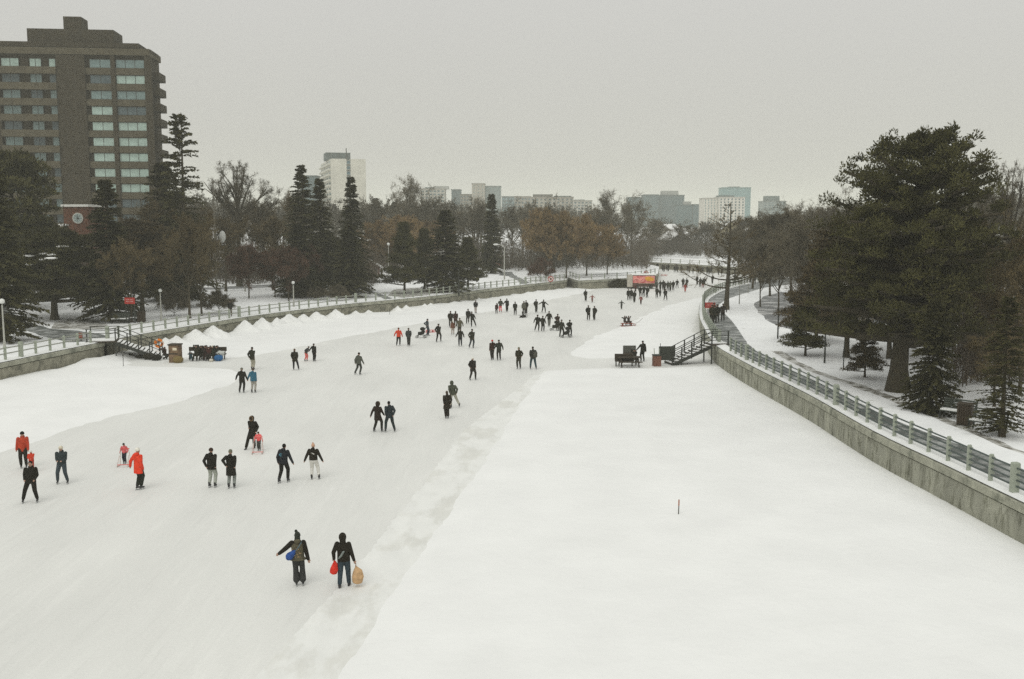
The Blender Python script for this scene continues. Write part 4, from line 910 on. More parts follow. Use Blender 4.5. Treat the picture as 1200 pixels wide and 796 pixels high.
# white slab tower with balconies on its receding side
def white_tower():
    D = 560; c = P(388, 186, D); yaw = R(16); t = empty('white_tower', (c[0], c[1], 0), yaw, 'pale concrete high-rise standing alone behind the pointed spruces', 'high-rise'); H = c[2]
    m = mat('pale_panel', (.56,.545,.47), .9, .1, .2); W = (P(425, 186, D)[0]-c[0])/math.cos(yaw)*1.05; DP = 62
    w1 = W*.44; w2 = W*.56
    MB().box((w1/2, DP/2, H/2), (w1, DP, H)).build('wall', m, t); MB().box(((w2+W)/2, DP/2, H/2), (W-w2, DP, H)).build('wall', m, t)
    MB().box(((w1+w2)/2, DP/2+.8, H/2), (w2-w1, DP-1, H-1)).build('wall', mat('pale_panel_dark', (.3,.31,.28), .9, .1, .3), t)
    fh = 2.95; k = 0
    while H-1.6-k*fh > 20:
        z = H-1.9-k*fh; win(t, (w1+w2)/2, .2, z, w2-w1, 2.0, G_FAR, 1, m, True)
        for j in range(4):
            b = MB(); y0 = 3+j*14.6; b.box((-.75, y0+6, z-.9), (1.5, 12.4, .9)); b.build('balcony', m, t)
            w_ = win(t, -.05, y0+6, z+.2, 11.6, 1.7, G_FAR if (j+k) % 3 else G_FAR2, 4, m, True); w_.rotation_euler.z = -math.pi/2
        k += 1
    MB().box((W*.28, 20, H+2.1), (W*.72, 14, 4.2)).build('roof_block', mat('dark_teal_block', (.06,.085,.085), .8, .2, .4), t)
    MB().box((W*.52, 13, H+3.4), (.5, .5, 6.8)).build('antenna', M_DSTEEL, t)
white_tower()
CB = dict(pale=(.40,.39,.34), beige=(.34,.32,.27), brown=(.23,.21,.17), teal=(.065,.11,.12), blue=(.09,.135,.145), white=(.58,.56,.50), grey=(.20,.24,.23))
mt_ = mat('roof_teal', (.08,.12,.12), .8, .15, .3); mtp = mat('roof_pale', (.36,.37,.34), .8, .15, .3)
slab('apartment_block', 'teal glassy block peeping between the pointed spruces left of the white tower', 352, 371, 207, 620, CB['teal'], 12, 4)
slab('apartment_block', 'stepped pale block with balconies, leftmost of the middle skyline', 493, 521, 222, 760, CB['pale'], 14, 6, steps=[(508, 525, 218.5, mtp), (497, 508, 219.8, mt_)])
slab('rooftop_block', 'small dark teal block beside the stepped pale block', 529, 539.5, 223, 800, CB['teal'], 12, 3)
slab('rooftop_block', 'low brown-teal block left of the plain beige high-rise', 539.5, 553, 228.5, 780, CB['brown'], 12, 4)
slab('high_rise', 'plain beige high-rise, tallest of the middle skyline', 553, 568, 216, 740, CB['beige'], 16, 3, wfrac=.3, hfrac=.35, glass=G_FAR2)
slab('high_rise', 'plain grey-beige wing attached right of the tallest beige high-rise', 568, 587, 219, 745, CB['grey'], 16, 4, wfrac=.3, hfrac=.35, glass=G_FAR2)
slab('apartment_block', 'small pale blue block right of the plain beige high-rise', 588, 603, 231, 900, CB['blue'], 10, 4, glass=G_FAR2)
slab('apartment_block', 'low brown block left of the wide terraced building', 603, 622, 231, 860, CB['brown'], 10, 5)
slab('apartment_block', 'wide terraced beige-brown building in the middle of the skyline', 622, 672, 232, 640, CB['beige'], 13, 10, steps=[(625, 648, 228.2, mat('roof_brown', (.14,.14,.12), .9, .1, .3)), (650, 670, 230, mt_)], wfrac=.5, glass=G_FAR)
slab('apartment_block', 'lower pale wing at the right of the wide terraced building', 672, 694, 236, 630, CB['pale'], 13, 5, steps=[(674, 686, 234.5, mt_)])
slab('high_rise', 'leftmost blue-grey high-rise of the right skyline', 737, 756, 232, 800, CB['teal'], 16, 6, steps=[(744, 750, 231, mt_)])
slab('high_rise', 'blue-grey high-rise with a dark roof edge, second of the right skyline', 755, 772, 229, 790, CB['blue'], 16, 5, cap=(.06,.09,.09))
slab('high_rise', 'wide blue-grey high-rise with a pale roof box', 772, 802, 229.5, 800, CB['blue'], 16, 8, steps=[(777, 796, 224, mtp)], glass=G_FAR)
slab('apartment_block', 'lower blue-grey block in the dip of the right skyline', 793, 812, 241, 760, CB['teal'], 14, 6, steps=[(804, 811, 236.5, mtp)])
slab('apartment_block', 'low blue-grey block just left of the white ribbed block', 811.5, 825, 240.5, 760, CB['blue'], 14, 4)
slab('high_rise', 'white ribbed block, pale and narrow, left of the dark-roofed one', 825, 843, 233, 700, CB['white'], 14, 5, wfrac=.35, hfrac=.75, glass=G_FAR2)
slab('high_rise', 'white high-rise with a dark flat roof and blue window strips', 843, 873, 232, 695, CB['white'], 14, 7, wfrac=.45, hfrac=.7, steps=[(836+8, 862, 229.4, mt_)])
slab('high_rise', 'tallest teal glass tower of the right skyline, behind the white blocks', 847, 880, 220.5, 900, (.17,.29,.29), 18, 7, wfrac=.7, hfrac=.5, glass=G_FAR2, steps=[(856, 868, 219, mt_)])
slab('high_rise', 'small distant tower standing alone with a dark roof box, by the right woods', 895, 921, 236.5, 820, CB['grey'], 14, 6, wfrac=.7, steps=[(899.5, 915, 230, mt_)])
# brick building with the round window
def brick_house():
    D = 150; a = P(74, 242, D); b = P(103, 242, D); W = b[0]-a[0]; H = a[2]; t = empty('brick_building', (a[0], D, 0), R(-4), 'red brick building with a round clock-like window and white trim, behind the pines', 'building')
    MB().box((W/2, 3, H/2), (W, 6, H)).build('wall', M_RED, t)
    MB().box((-3.5, 4.0, H/2-1.9), (7, 6, H-3.8)).build('wall', M_RED, t)
    MB().box((W/2, 3, H+.12), (W+.5, 6.5, .35)).build('cornice', M_WHITE, t)
    c = MB(); n = 24; cx, cz = W*.60, H-1.75
    c.tube([(cx, -.02, cz), (cx, -.14, cz)], [.82, .82], n); o = c.build('clock', mat('clock_rim', (.42,.42,.37), .8, .1, 3), t)
    MB().tube([(cx, -.13, cz), (cx, -.17, cz)], [.66, .66], n).build('clock_face', mat('clock_glass', (.30,.36,.34), .3, .2, 2), o)
    k = MB(); k.bar((cx, -.2, cz), (cx, -.2, cz+.5), .05); k.bar((cx, -.2, cz), (cx+.3, -.2, cz-.15), .05)
    for q in range(4): k.bar((cx+math.cos(q*math.pi/4)*.62, -.185, cz+math.sin(q*math.pi/4)*.62), (cx-math.cos(q*math.pi/4)*.62, -.185, cz-math.sin(q*math.pi/4)*.62), .03)
    k.build('clock_hands', M_DSTEEL, o)
    f = MB(); f.box((.6, -.5, H-3.9), (1.9, 1.2, .22)); f.bar((1.15, -.8, H-4.0), (1.15, -.8, H-5.6), .18); f.bar((.05, -.8, H-4.0), (.05, -.8, H-5.6), .18); f.box((.6, -.5, H-5.6), (1.9, 1.2, .18)); f.build('balcony', M_WHITE, t)
    MB().box((.1, -.2, H-2.75), (1.2, 1.0, .3)).build('snow_cover', M_SNOW, t)
    win(t, .6, -.06, H-4.8, .8, 1.2, G_DARK, 2, M_WHITE)
brick_house()
def gable_house(px, D, top, wpx, label, wall_c, yaw=0, zb=2.0, h=3.0, dp=9):
    q = P(px, top, D); W = wpx/F*D; H = q[2]-zb; e = H*.55; t = empty('house', (q[0], D, zb), yaw, label, 'house')
    m = mat('house_%.2f_%.2f' % wall_c[:2], wall_c, .9, .15, .5)
    b = MB(); poly = [(-W/2, 0), (W/2, 0), (W/2, e), (0, H-.3), (-W/2, e)]; V = [(x, 0, z) for x, z in poly]+[(x, dp, z) for x, z in poly]
    b.add(V, [(0,1,2,3,4), (9,8,7,6,5)]+[(i, i+5, (i+1) % 5+5, (i+1) % 5) for i in range(5)]); b.build('wall', m, t)
    for s in (-1, 1):
        r = MB(); A_ = (s*(W/2+.5), e-.35); B_ = (0, H-.25); V = []
        for y in (-.6, dp+.6):
            for (x, z) in (A_, B_): V += [(x, y, z), (x, y, z+.35)]
        r.add(V, [(0,1,3,2), (4,6,7,5), (1,5,7,3), (0,2,6,4), (0,4,5,1), (2,3,7,6)]); r.build('roof', M_SNOW, t)
    for s in (-.5, .5): win(t, s*W*.45, -.06, e*.5, 1.2, 1.3, G_DARK, 2, M_WHITE)
    return t
gable_house(432, 172, 303, 26, 'low house with a snow-covered roof, half hidden behind the dark park spruces', (.16,.10,.08), R(20))
gable_house(778, 330, 263, 40, 'long house with a snowy roof on the far rise, under the blue towers', (.28,.26,.22), R(-30), zb=3)
gable_house(857, 320, 258, 30, 'yellowish gabled house with a snowy roof below the white high-rises', (.36,.32,.20), R(-12), zb=3)
gable_house(798, 312, 271, 24, 'small dark house with a snow-edged roof at the far bend', (.13,.12,.10), R(15), zb=3)
gable_house(770, 318, 284, 22, 'low brick-red house among the far bare trees', (.20,.09,.06), R(-20), zb=2.5)
gable_house(878, 315, 267, 22, 'low house showing a strip of snowy roof right of the gabled one', (.2,.19,.17), R(10), zb=3)
# ------------------------------------------------------------------ people
TS = bpy.data.scenes.new('workshop')
def remesh(mb, voxel):
    me = mb.mesh('tmp'); o = bpy.data.objects.new('tmp', me); TS.collection.objects.link(o)
    m = o.modifiers.new('r', 'REMESH'); m.mode = 'VOXEL'; m.voxel_size = voxel; m.use_smooth_shade = True
    s = o.modifiers.new('s', 'SMOOTH'); s.factor = .5; s.iterations = 2 if voxel < .02 else 1
    TS.view_layers[0].update(); dg = TS.view_layers[0].depsgraph; ev = o.evaluated_get(dg); out = bpy.data.meshes.new_from_object(ev)
    bpy.data.objects.remove(o); bpy.data.meshes.remove(me); return out
PCACHE = {}
def V3(*a): return Vector(a)
def bend(a, b, L1, L2, out):
    """joint position of a two-bone limb from a to b"""
    d = b-a; L_ = max(.05, min(d.length, (L1+L2)*.995)); dn = d.normalized(); x = (L1*L1-L2*L2+L_*L_)/(2*L_); h = math.sqrt(max(0, L1*L1-x*x))
    o = out - dn*out.dot(dn); o.normalize(); return a + dn*x + o*h, a + dn*L_
def figure(fa, feet, hands, lean, coat, hat, flare, vox, skates=True, sit=False, fing=False):
    """returns dict of part meshes for a 1.75 m figure at the origin, standing on z=0; x to the right, y away from the viewer"""
    key = (fa, feet, hands, lean, coat, hat, flare, vox, skates, sit, fing)
    if key in PCACHE: return PCACHE[key]
    f = V3(math.sin(R(fa)), -math.cos(R(fa)), 0); r = V3(-f.y, f.x, 0)  # facing, body right-hand axis
    hz_ = .46 if sit else 1.0
    lx, ly = lean; hip = V3(lx*.1, ly*.1, hz_ - .25*abs(feet[0][0]-feet[1][0])*.35); up = V3(lx, ly, .56).normalized(); chest = hip+up*.34; neck = hip+up*.50; head = neck+up*.165+f*.02
    sk = .055 if skates else 0
    ft = [V3(feet[0][0], feet[0][1], .09+sk+(feet[0][2] if len(feet[0]) > 2 else 0)), V3(feet[1][0], feet[1][1], .09+sk+(feet[1][2] if len(feet[1]) > 2 else 0))]
    sgn = [1 if r.x >= -.2 else -1]*1; rr = r if r.x > 0 or (abs(r.x) < .2 and r.y > 0) else -r   # picture-left limb first
    hp = [hip-rr*.09, hip+rr*.09]; kn = []
    for i in (0, 1):
        k, _ = bend(hp[i], ft[i], .44, .44, f+V3((-1, 1)[i]*.06, 0, 0)); kn.append(k)
    sh = [neck-rr*.185-up*.05, neck+rr*.185-up*.05]; hd = []; el = []
    for i in (0, 1):
        h_ = V3(*hands[i]) ; h_ = V3(h_.x, h_.y, h_.z); e_, w_ = bend(sh[i], h_, .29, .27, -f*.8+rr*(-.28, .28)[i]+V3(0, 0, -.25)); el.append(e_); hd.append(w_)
    b = MB()
    b.tube([hip-up*.08, hip, hip+up*.15, chest, neck-up*.06, neck], [.07, .085, .075, .085, .075, .05], 12)
    b.cap(neck-up*.04, neck+up*.10, .055, .05); b.ell(head, (.075, .09, .11), 12, 8, Matrix.Rotation(math.atan2(f.y, f.x)+math.pi/2, 3, 'Z')); b.ell(head-up*.06+f*.03, (.055, .05, .045), 8, 6)
    b.cap(head+f*.085-up*.0, head+f*.105-up*.03, .011, .016, 6)
    for s in (-1, 1): b.ell(head+r*.078*s, (.018, .02, .03), 6, 5)
    for i in (0, 1):
        b.cap(sh[i], el[i], .05, .04); b.cap(el[i], hd[i], .04, .027)
        dv = (hd[i]-el[i]).normalized(); pm = hd[i]+dv*.05; b.cap(hd[i], pm+dv*.02, .03, .034, 8); sd = dv.cross(f); sd = sd.normalized() if sd.length > .1 else dv.cross(V3(0, 0, 1)).normalized()
        if fing:
            for q, L_ in ((-1.5, .055), (-.5, .07), (.5, .075), (1.5, .062)):
                a0 = pm+dv*.02+sd*q*.019; a1 = a0+dv*L_*.55+f*.004; a2 = a1+dv*L_*.4+f*.022; b.cap(a0, a1, .0105, .010, 6); b.cap(a1, a2, .010, .009, 6)
            t0 = hd[i]+dv*.02+sd*.028*(-1, 1)[i]; t1 = t0+sd*.03*(-1, 1)[i]+dv*.025; b.cap(t0, t1, .013, .012, 6); b.cap(t1, t1+dv*.03, .012, .010, 6)
        b.cap(hp[i], kn[i], .085, .055); b.cap(kn[i], ft[i], .055, .04); b.cap(ft[i]-f*.03-V3(0, 0, .03), ft[i]+f*.13-V3(0, 0, .05), .035, .03)
    d = {'body': remesh(b, vox)}
    j = MB(); hem = hip-up*coat
    prof = [(hem, .205+flare*.10+max(0, coat)*.05), (hip-up*min(coat, .05)*.5, .208), (hip+up*.17, .196), (chest, .208), (neck-up*.07, .188), (neck, .09)]
    P_ = [p for p, _ in prof]; rs = [q for _, q in prof]
    m0 = len(j.v); j.tube(P_, rs, 14)
    # flatten front to back
    for n_ in range(m0, len(j.v)):
        v = Vector(j.v[n_]); t_ = (v-hip).dot(up); c_ = hip+up*t_; dd = v-c_; k_ = dd.dot(f); j.v[n_] = tuple(c_+dd-f*k_*.32)
    j.ell(sh[0], .075, 8, 6); j.ell(sh[1], .075, 8, 6)
    for i in (0, 1): j.cap(sh[i], el[i], .084, .070); j.cap(el[i], el[i].lerp(hd[i], .96), .070, .053)
    j.cap(neck-up*.02, neck+up*.04, .085, .078)
    if hat in ('hood', 'hoodfur'): j.ell(head-f*.015+up*.01, (.125, .125, .15), 12, 8); j.cap(neck, head-f*.03, .10, .11)
    else: j.ell(neck-f*.085+up*.02, (.11, .08, .09), 10, 6, Matrix.Rotation(math.atan2(f.y, f.x)+math.pi/2, 3, 'Z'))
    d['jacket'] = remesh(j, vox*1.05)
    t = MB(); t.cap(hip-up*.03-rr*.05, hip-up*.03+rr*.05, .135, .135, 10)
    for i in (0, 1):
        t.cap(hp[i], kn[i], .115, .088, 10); dn = (ft[i]-kn[i]); e_ = kn[i]+dn*.86; t.cap(kn[i], e_, .086, .070+.04*flare, 10)
    d['trousers'] = remesh(t, vox*1.05)
    for i in (0, 1):
        s = MB(); a = ft[i]; s.cap(a+V3(0, 0, .07), a-V3(0, 0, .02), .058, .052, 8); s.cap(a-f*.035-V3(0, 0, .045), a+f*.14-V3(0, 0, .052), .042, .036, 8); d['skate%d' % i] = remesh(s, max(.014, vox))
        if skates:
            s = MB(); z = a.z-.09; s.bar((a.x-f.x*.11, a.y-f.y*.11, z-.045), (a.x+f.x*.2, a.y+f.y*.2, z-.045), .012, .022)
            for q in (-.05, .12): s.bar((a.x+f.x*q, a.y+f.y*q, z+.005), (a.x+f.x*q, a.y+f.y*q, z-.045), .03)
            d['blade%d' % i] = s.mesh('blade')
    h = MB(); rot = Matrix.Rotation(math.atan2(f.y, f.x)+math.pi/2, 3, 'Z')
    if hat == 'beanie': h.ell(head+up*.05-f*.008, (.093, .108, .085), 12, 8, rot); h.tube([head+up*.0-f*.01, head+up*.05-f*.01], [.10, .102], 14)
    elif hat == 'pompom': h.ell(head+up*.05-f*.008, (.095, .11, .10), 12, 8, rot); h.tube([head+up*.0, head+up*.05], [.10, .104], 14); h.ell(head+up*.17-rr*.04, .052, 10, 7); h.ell(head-f*.06-up*.06, (.10, .07, .10), 10, 7, rot)
    elif hat == 'hair': h.ell(head+up*.03-f*.022, (.09, .10, .105), 12, 8, rot); h.cap(head-f*.05, neck-f*.08-up*.05, .085, .055, 10)
    elif hat == 'short': h.ell(head+up*.03-f*.02, (.086, .098, .098), 12, 8, rot)
    elif hat == 'bun': h.ell(head+up*.03-f*.02, (.086, .098, .1), 12, 8, rot); h.ell(head+up*.14-f*.03, .045, 8, 6)
    elif hat == 'hoodfur':
        n = 14; c = head+f*.075
        ring = [c+r*.10*math.cos(2*math.pi*k/n)+up*.125*math.sin(2*math.pi*k/n) for k in range(n+1)]; h.tube(ring, .035, 6)
    if h.v: d['hat'] = remesh(h, min(vox*1.05, .018))
    d['_meta'] = dict(hip=hip, neck=neck, head=head, hd=hd, el=el, f=f, rr=rr, up=up, sh=sh, chest=chest)
    # face
    e = MB()
    for s in (-1, 1): e.ell(head+f*.083+r*.032*s+up*.012, .011, 6, 5)
    d['eye'] = e
    PCACHE[key] = d; return d
NP = [0]
ARMS = dict(down=((-.26, -.03, .86), (.26, -.03, .86)), out=((-.42, 0, .98), (.36, 0, .93)), wide=((-.66, 0, 1.12), (.62, 0, 1.08)), front=((-.10, -.22, 1.12), (.10, -.22, 1.12)), back=((-.08, .2, .98), (.08, .2, .98)),
   akimbo=((-.24, -.02, 1.05), (.24, -.02, 1.05)), swing=((-.36, -.22, .95), (.34, .25, .92)), swing2=((-.36, .25, .92), (.34, -.22, .95)), left=((-.55, 0, .95), (.26, -.05, .85)), right=((-.26, -.05, .85), (.55, 0, .95)), up=((-.35, -.05, 1.75), (.35, -.05, 1.75)), pocket=((-.20, -.10, .98), (.20, -.10, .98)))
FEET = dict(stand=((-.12, 0), (.12, .02)), apart=((-.22, 0), (.22, .03)), stridel=((-.30, .05, .03), (.10, -.02)), strider=((-.10, -.02), (.32, .05, .03)), close=((-.07, 0), (.08, .03)), walk=((-.12, -.22), (.12, .22, .04)), walk2=((-.14, .22, .04), (.10, -.2)), glide=((-.18, .0), (.08, .28, .05)))
SKIN = mat('skin', (.42, .26, .19), .6, .08, 5)
M_BOOT = mat('skate_boot', (.03, .03, .032), .5, .1, 5); M_BOOTW = mat('white_skate_boot', (.6, .6, .57), .5, .1, 5); M_BLADE = mat('blade_steel', (.45, .46, .46), .3, .05, 5, metal=1); M_EYE = mat('eye_dark', (.02, .015, .012), .3, 0, 5)
def person(px, py, h, label, top, leg, hat='beanie', hatc='1c1a17', fa=180, feet='stand', arms='down', coat=.12, lean=(0, 0), flare=0, lod=2, group=None, boot=0, skates=True, z=0.0, rz=0, loc=None, fing=False, sit=False):
    vox = {0: .0125, 1: .022, 2: .034}[lod]
    fe = FEET[feet] if isinstance(feet, str) else feet; ar = ARMS[arms] if isinstance(arms, str) else arms
    d = figure(fa, fe, ar, lean, coat, hat, flare, vox, skates, sit, fing)
    x, y = G(px, py, z) if loc is None else loc
    t = empty('person', (x, y, z), R(rz if (rz or lod == 0) else random.uniform(-22, 22)), label, 'person', group); s = h/1.75; t.scale = (s, s, s)
    def put(n, me, m, par=None):
        if len(me.materials) == 0: me.materials.append(m)
        o = link(n, me, None, par or t); setmat(o, m); return o
    put('body', d['body'], SKIN); put('jacket', d['jacket'], cloth(top)); put('trousers', d['trousers'], cloth(leg))
    for i in (0, 1):
        o = put('skate' if skates else 'boot', d['skate%d' % i], M_BOOTW if boot else M_BOOT)
        if skates and lod < 2: put('blade', d['blade%d' % i], M_BLADE, o)
    if 'hat' in d: put('hair' if hat in ('hair', 'short', 'bun') else 'fur_trim' if hat == 'hoodfur' else 'hat', d['hat'], cloth(hatc))
    if lod == 0 and fa < 100:
        for s_ in (-1, 1):
            m_ = d['_meta']; MB().ell(m_['head']+m_['f']*.083+m_['rr']*.032*s_+m_['up']*.012, .011, 6, 5).build('eye', M_EYE, t)
        MB().ell(m_['head']+m_['f']*.088-m_['up']*.055, (.022, .008, .006), 8, 5).build('mouth', cloth('6b3a30'), t)
    NP[0] += 1
    t['_m'] = 0; del t['_m']
    return t, d['_meta'], s
# --- nearest people, each one on its own
K1 = '23211b'; K2 = '2a2820'; K3 = '1f2224'
p, m, s = person(28, 548.5, 1.78, 'adult in an orange-red jacket and black beanie leaning beside a child, far left', 'b5452f', '2a2822', 'beanie', '1a1a18', fa=20, feet='stand', arms=((-.28, -.05, .85), (.36, -.2, .80)), coat=.16, lean=(.03, -.04), lod=0)
p, m, s = person(37.5, 553, 1.02, 'small child in an orange-red snowsuit and white hat, between two adults at far left', 'cc4630', '9b3526', 'beanie', 'd8d4cc', fa=20, feet='stand', arms='front', coat=.1, lod=0)
p, m, s = person(37.5, 589, 1.80, 'person all in black skating with legs apart, lowest of the far left group', K1, K1, 'short', '1a1714', fa=15, feet=((-.34, -.03), (.20, .06)), arms='pocket', coat=.14, lod=0, lean=(.02, 0))
p, m, s = person(73.5, 567, 1.74, 'person in dark blue-grey clothes and a cream beanie with hands held in front', '343d3e', '3d474b', 'beanie', 'cfc7b2', fa=10, feet='apart', arms=((-.10, -.2, 1.10), (.10, -.2, 1.10)), coat=.04, lod=0)
p, m, s = person(146.3, 543.5, 1.02, 'child in a pink jacket behind the left skating frame', 'd66a6c', '33333a', 'beanie', '191816', fa=0, feet='close', arms=((-.30, -.16, 1.0), (.30, -.16, 1.0)), coat=.06, lod=0, lean=(0, -.05))
p, m, s = person(163, 574, 1.86, 'adult in a bright red parka and white hat, standing by the pink-jacketed child', 'e2452d', '262a24', 'beanie', 'e0dccf', fa=150, feet='close', arms=((-.38, .15, .95), (.20, .0, .9)), coat=.28, lod=0)
p, m, s = person(296.5, 526, 1.72, 'woman in a long black furry-hooded coat stepping behind a child with a frame', K1, K1, 'hoodfur', '6b5943', fa=-15, feet=((-.32, -.18), (.05, .12)), arms=((-.12, -.22, 1.15), (.22, -.1, .95)), coat=.42, flare=.3, lod=0, skates=False)
p, m, s = person(303.7, 528.5, 1.02, 'child in a pink and red jacket bending over the right skating frame', 'ee6c6c', '4a4a46', 'beanie', '2a201c', fa=0, feet='close', arms=((-.40, -.2, .88), (.40, -.2, .88)), coat=.05, lod=0, lean=(0, -.1))
p, m, s = person(248.7, 571.5, 1.78, 'person in a black jacket and pale grey trousers, left one of the standing pair', K1, 'a3a79c', 'beanie', '3a2a20', fa=172, feet='stand', arms='pocket', coat=.16, lod=0)
p, m, s = person(271.3, 572.5, 1.74, 'person in a long black coat and grey jeans, right one of the standing pair', K1, '878c86', 'hooddown', '5a5a4a', fa=180, feet='stand', arms=((-.16, -.2, 1.1), (.22, -.16, 1.05)), coat=.38, lod=0, skates=True)
h_ = MB().ell(m['head']+m['up']*.04, (.09, .10, .10), 10, 7); o = h_.build('hat', cloth('6a6a58'), p, smooth=True)
p, m, s = person(332.5, 566, 1.80, 'skater in black with a pale blue emblem on the back and a bent left leg', '24262a', '24231e', 'short', '1a1815', fa=165, feet=((-.20, -.05), (.16, .12)), arms=((-.22, .05, .9), (.48, 0, .78)), coat=.1, lean=(.04, .02), lod=0)
# round emblem ring with a bar, sewn on the jacket back
e = MB(); c = m['chest']+m['f']*-.128; n = 16
ring = [c+m['rr']*(.085*math.cos(2*math.pi*k/n)-.06)+V3(0, 0, .055*math.sin(2*math.pi*k/n)-.03) for k in range(n+1)]; e.tube(ring, .012, 5); e.bar(c+m['rr']*-.12-V3(0, 0, .03), c+m['rr']*.01-V3(0, 0, .03), .018)
e.build('back_emblem', cloth('5b93a4'), p)
p, m, s = person(367.8, 562, 1.68, 'skater in a black sweater with a white mark on the back and white trousers', '262119', 'd6d4cc', 'bun', 'c09a80', fa=180, feet=((-.10, 0), (.24, .05)), arms=((-.46, 0, .82), (.46, 0, .86)), coat=.02, lod=0)
e = MB(); c = m['chest']+m['f']*-.135-V3(0, 0, .03)
e.add([c+m['rr']*a+V3(0, -.012 if q else 0, b) for q in (0, 1) for a, b in ((-.085, .05), (-.03, .028), (.02, -.01), (.085, -.045), (.06, -.012), (.085, .0), (.03, .02), (-.02, .05))], [tuple(range(8)), tuple(range(15, 7, -1))]+[(i, (i+1) % 8, (i+1) % 8+8, i+8) for i in range(8)])
e.build('back_mark', cloth('e0ddd4'), p)
# woman with blue bag
p, m, s = person(350, 686.5, 1.76, 'woman in a pompom beanie and patterned waistcoat, left arm out, with a blue shoulder bag', '5d5846', '3a3b39', 'pompom', '2f332c', fa=190, feet=((-.06, -.02), (.14, .03)), arms=((-.66, .02, 1.02), (.34, -.04, .90)), coat=.10, flare=.9, lod=0, fing=True)
j = MB()
for i in (0, 1): j.cap(m['sh'][i], m['el'][i], .092, .078); j.cap(m['el'][i], m['el'][i].lerp(m['hd'][i], .97), .078, .060)
j.ell(m['neck']-m['f']*.05+m['up']*.0, (.13, .10, .11), 10, 7); o = link('sleeve_shrug', remesh(j, .014), cloth('25221c'), p)
def bag(name, label, pts, r, colour, loc, s, parts=()):
    t = empty(name, loc, 0, label, 'bag'); t.scale = (s, s, s); b = MB(); b.tube(pts, r, 14); link('bag_body', remesh(b, .014), cloth(colour), t)
    for nm, pl, rr_, cc in parts: q = MB(); q.tube(pl, rr_, 6); q.build(nm, cloth(cc), t)
    return t
pl = tuple(p.location)
bag('shoulder_bag', 'blue shoulder bag slung across the woman in the pompom beanie', [(-.34, -.17, .98), (-.30, -.17, .99), (-.22, -.18, 1.05), (-.12, -.18, 1.15), (-.04, -.18, 1.24)], [.05, .10, .13, .09, .03], '31508c', pl, s,
    [('strap', [(-.04, -.18, 1.22), (.06, -.19, 1.34), (.14, -.13, 1.47), (.14, .0, 1.49)], .02, '5a6a70')])
e = MB(); rg = random.Random(3)
for k in range(26):
    a_ = rg.uniform(-.13, .13); z_ = rg.uniform(.98, 1.30); e.ell((a_, -.132-.012*math.cos(a_*8), z_), (.016, .010, .02), 6, 4)
e.build('waistcoat_pattern', cloth('a08a6a'), p)
# hooded person with two bags
p, m, s = person(403.5, 688.5, 1.78, 'person in a black hooded coat and jeans carrying a red bag and a beige bag', '27231c', '39454c', 'hood', K1, fa=178, feet=((-.14, -.05), (.13, .12)), arms=((-.30, -.04, .95), (.36, 0, .78)), coat=.10, lod=0, skates=False, fing=True, lean=(-.02, 0))
pl = tuple(p.location)
bag('carrier_bag', 'red carrier bag hanging from the left hand of the hooded person', [(-.34, -.05, .46), (-.33, -.05, .50), (-.30, -.05, .62), (-.27, -.04, .80), (-.28, -.04, .90)], [.06, .12, .13, .08, .02], 'd63a2c', pl, s)
bag('carrier_bag', 'beige carrier bag hanging from the right hand of the hooded person', [(.42, 0, .14), (.42, 0, .18), (.44, 0, .36), (.43, 0, .54), (.38, 0, .70)], [.10, .16, .19, .15, .02], 'c2a078', pl, s, [('handle', [(.40, -.03, .66), (.38, 0, .76), (.36, .03, .66)], .012, '9a7a5a')])
e = MB(); e.tube([(-.14, -.15, 1.0), (-.05, -.165, 1.10), (.02, -.17, 1.22), (.05, -.165, 1.25)], [.02, .035, .035, .015], 8); e.build('scarf_end', cloth('7d8480'), p, smooth=True)
